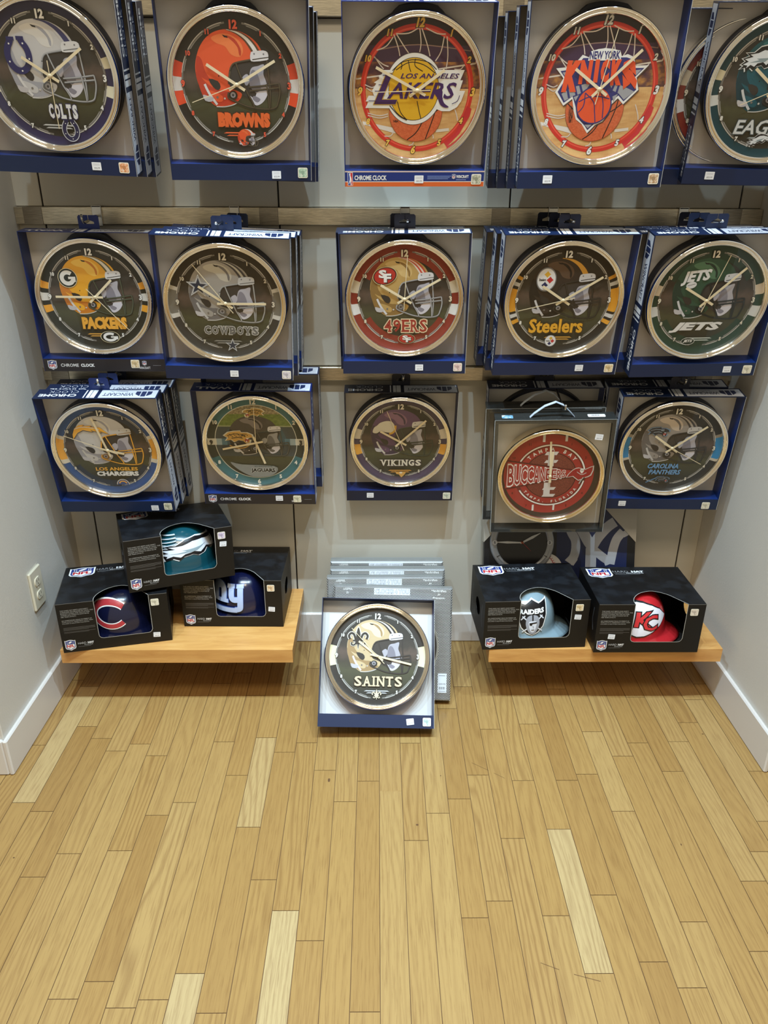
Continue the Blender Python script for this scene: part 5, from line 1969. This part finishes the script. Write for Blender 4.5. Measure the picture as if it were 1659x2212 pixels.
def hat_mesh(rgb, way=1):
    def f(m):
        M = mat(rgb, .22, coat=.6)
        n = 72
        prof = [(math.sin(math.radians(a)), math.cos(math.radians(a)) ** .62) for a in (89.9, 86, 80, 72, 63, 54, 45, 36, 27, 18, 9, 0)]
        vs, fs = [], []
        rows = [(HR * c, HDOME * s, 0) for s, c in prof] + [(HR + .0025, -.006, .1), (HR + .006, -.011, .35), (HR + .009, -.017, .8), (HR + .0105, -.021, 1), (HR + .0095, -.0235, 1), (HR + .004, -.021, .5)]
        for i in range(n):
            a = 2 * PI * i / n
            for r, z, b in rows:
                bill = max(0, math.cos(a)) ** 1.6 * .040 * b
                drop = max(0, math.cos(a)) ** 2 * .006 * b
                ridge = 0
                if z > .02:
                    ridge = .0035 * math.exp(-((abs(r * math.sin(a)) - .0) / .012) ** 2) * min(1, z / .06)
                vs.append(((r + bill) * math.cos(a) * way, (r + bill * .3) * math.sin(a), z - drop + ridge))
        k = len(rows)
        for i in range(n):
            j = (i + 1) % n
            for q in range(k - 1):
                fs.append((i * k + q, i * k + q + 1, j * k + q + 1, j * k + q))
        m.mesh(vs, fs, M, True)
    return f


def decal(art, name):
    m = MB()
    p = Print(m, lambda u, v, h: (u, h, v), .3)
    art(p)
    me = m.data(name)
    bm = bmesh.new()
    bm.from_mesh(me)
    bmesh.ops.triangulate(bm, faces=bm.faces[:])
    for _ in range(8):
        long = [e for e in bm.edges if e.calc_length() > .0065]
        if not long:
            break
        bmesh.ops.subdivide_edges(bm, edges=long, cuts=1)
        bmesh.ops.triangulate(bm, faces=[f for f in bm.faces if len(f.verts) > 3])
    for v in bm.verts:
        q = dome(v.co.x, v.co.z)
        nrm = Vector((q.x, q.y, max(0, q.z - .02) * .7)).normalized()
        v.co = q + nrm * (.0012 + v.co.y * 7)
    bm.to_mesh(me)
    bm.free()
    return me


def dc_c(p):
    X = -.026
    for c, w in ((WHITE, .019), ((172, 52, 56), .0135)):
        a = [(X + .046 * math.cos(t), .058 + .033 * math.sin(t)) for t in [math.radians(d) for d in range(38, 324, 6)]]
        p.stroke(a, w, c)


def dc_wing(p):
    em_eagle(p, .016, .050, .100, .062, .04)
    for i in range(4):
        p.stroke([(-.07, .068 + i * .009), (-.02, .080 + i * .007)], .0025, (190, 200, 206))


def dc_ny(p):
    for c, g in (((60, 84, 150), .0024), ((172, 186, 216), 0)):
        W = .0165 + g
        x, z = -.034, .012

        def st(q, k=0):
            p.stroke([(x + u, z + v) for u, v in q], W, c, k)

        def sf(u0, u1, v0, v1):
            p.rect(x + u0 - g / 2, x + u1 + g / 2, z + v0 - g / 2, z + v1 + g / 2, c)
        st([(-.036, .074), (-.036, .034)])
        st([(-.036, .062), (-.028, .070), (-.016, .070), (-.010, .060), (-.010, .034)], 4)
        sf(-.048, -.024, .026, .037)
        sf(-.022, .004, .026, .037)
        st([(.014, .074), (.014, .046), (.020, .037), (.034, .037)], 4)
        st([(.040, .074), (.040, .018), (.036, .008), (.024, .006)], 4)
        sf(.002, .024, .068, .078)
        sf(.029, .050, .068, .078)
        sf(-.052, .030, -.003, .0125)


def dc_shield(p):
    Q = lambda k: [(.010 + x * k, .054 + z * k) for x, z in [(-.043, .040), (-.02, .036), (0, .046), (.02, .036), (.043, .040), (.042, .004), (.032, -.026), (.016, -.042), (0, -.050), (-.016, -.042), (-.032, -.026), (-.042, .004)]]
    p.poly(Q(1.08), WHITE)
    p.poly(Q(1.0), INK)
    p.text('RAIDERS', -.028, .046, .066, .079, WHITE, .05)
    for s in (-1, 1):
        p.stroke([(.010 - s * .030, .014), (.010 + s * .030, .060)], .0035, (214, 214, 218))
        p.stroke([(.010 + s * .022, .062), (.010 + s * .034, .050)], .003, (214, 214, 218), up=False)
    p.poly([(-.009, .030), (-.010, .048), (-.004, .060), (.010, .064), (.024, .060), (.030, .048), (.029, .030), (.020, .012), (.010, .006), (.0, .012)], (150, 150, 156), 3)
    p.poly([(-.001, .034), (.0, .046), (.020, .046), (.021, .034), (.017, .018), (.010, .012), (.003, .018)], (206, 206, 212), 3)
    p.rect(.008, .012, .048, .064, INK)
    p.poly([(.0, .042), (.022, .044), (.022, .040), (.009, .039), (.007, .034), (.001, .035)], INK)
    p.stroke([(.006, .021), (.015, .021)], .0016, INK)
    p.stroke([(.010, .034), (.012, .027)], .0014, (120, 120, 128))


def dc_arrow(p):
    q = [(.080, .056), (.060, .078), (.034, .092), (.008, .100), (-.012, .102), (-.03, .098), (-.024, .074), (-.034, .056), (-.024, .036), (-.03, .016), (-.012, .010), (.010, .012), (.036, .022), (.060, .036)]
    p.poly([(x * 1.04 - .001, .056 + (z - .056) * 1.08) for x, z in q], INK)
    p.poly(q, (230, 226, 232))
    p.text('K', -.022, .030, .040, .080, (206, 48, 52), .03, .15, INK, .05)
    p.text('C', .004, .050, .028, .070, (206, 48, 52), .02, .05, INK, .05)


HOLO_P = (206, 190, 214)
HATS = [
    ('bears', (-0.7696, -0.3471, 0.2055, 12.92, 0, 0), (15, 18, 44), (dc_c, .012, -1), 'dark navy hard hat with a red letter C', 'black hat carton at the left end, holding the navy hat with the red letter', (('h', .118, .137, HOLO_C), ('p', .112, .026))),
    ('wings', (-0.5759, -0.2776, 0.3785, 22.55, -1.8, 1.0), (18, 72, 84), (dc_wing, .016, -1), 'teal hard hat with a white wing emblem', 'black hat carton tilted on top of two others, teal hat inside', (('h', .122, .138, HOLO_P), ('p', .125, .110))),
    ('ny', (-0.4464, -0.2376, 0.2055, -0.65, 0, 0), (16, 20, 52), (dc_ny, .016, -1), 'navy hard hat with pale blue letters', 'black hat carton under the tilted one, at the right end of the left shelf', (('h', .122, .137, (232, 196, 150)), ('p', .121, .063))),
    ('grey', (0.4662, -0.3614, 0.2055, 2.63, 0, 0), (136, 156, 164), (dc_shield, -.016, 1), 'silver hard hat with a black shield emblem', 'black hat carton holding the silver hat, left end of the right shelf', (('h', .124, .137, GLD), ('p', .122, .105))),
    ('red', (0.7918, -0.3835, 0.2055, 0, 0, 0), (196, 40, 46), (dc_arrow, -.016, 1), 'bright red hard hat with a white arrowhead', 'black hat carton holding the red hat, right end of the right shelf', (('h', .123, .137, (222, 206, 188)), ('p', -.107, .055))),
]
for n_, q, rgb, art, hl, bl, tags in HATS:
    M = pose(*q)
    t = thing('hat_carton', bl, 'box', M, 'black hat cartons on the low shelves')
    part('box', shared('hat_box', hat_box_mesh), t)
    for tg in tags:
        if tg[0] == 'p':
            price_tag(t, tg[1], tg[2], rot=-.08, w=.020, h=.016)
        else:
            hologram(t, tg[1], tg[2], tg[3], s=.0225)
    h = thing('hard_hat', hl, 'hard hat', M @ Matrix.Translation((art[1], HCY, HZ)), 'hard hats in black cartons')
    m = MB()
    hat_mesh(rgb, art[2])(m)
    m.build('shell', h)
    part('emblem', decal(art[0], 'emblem'), h)
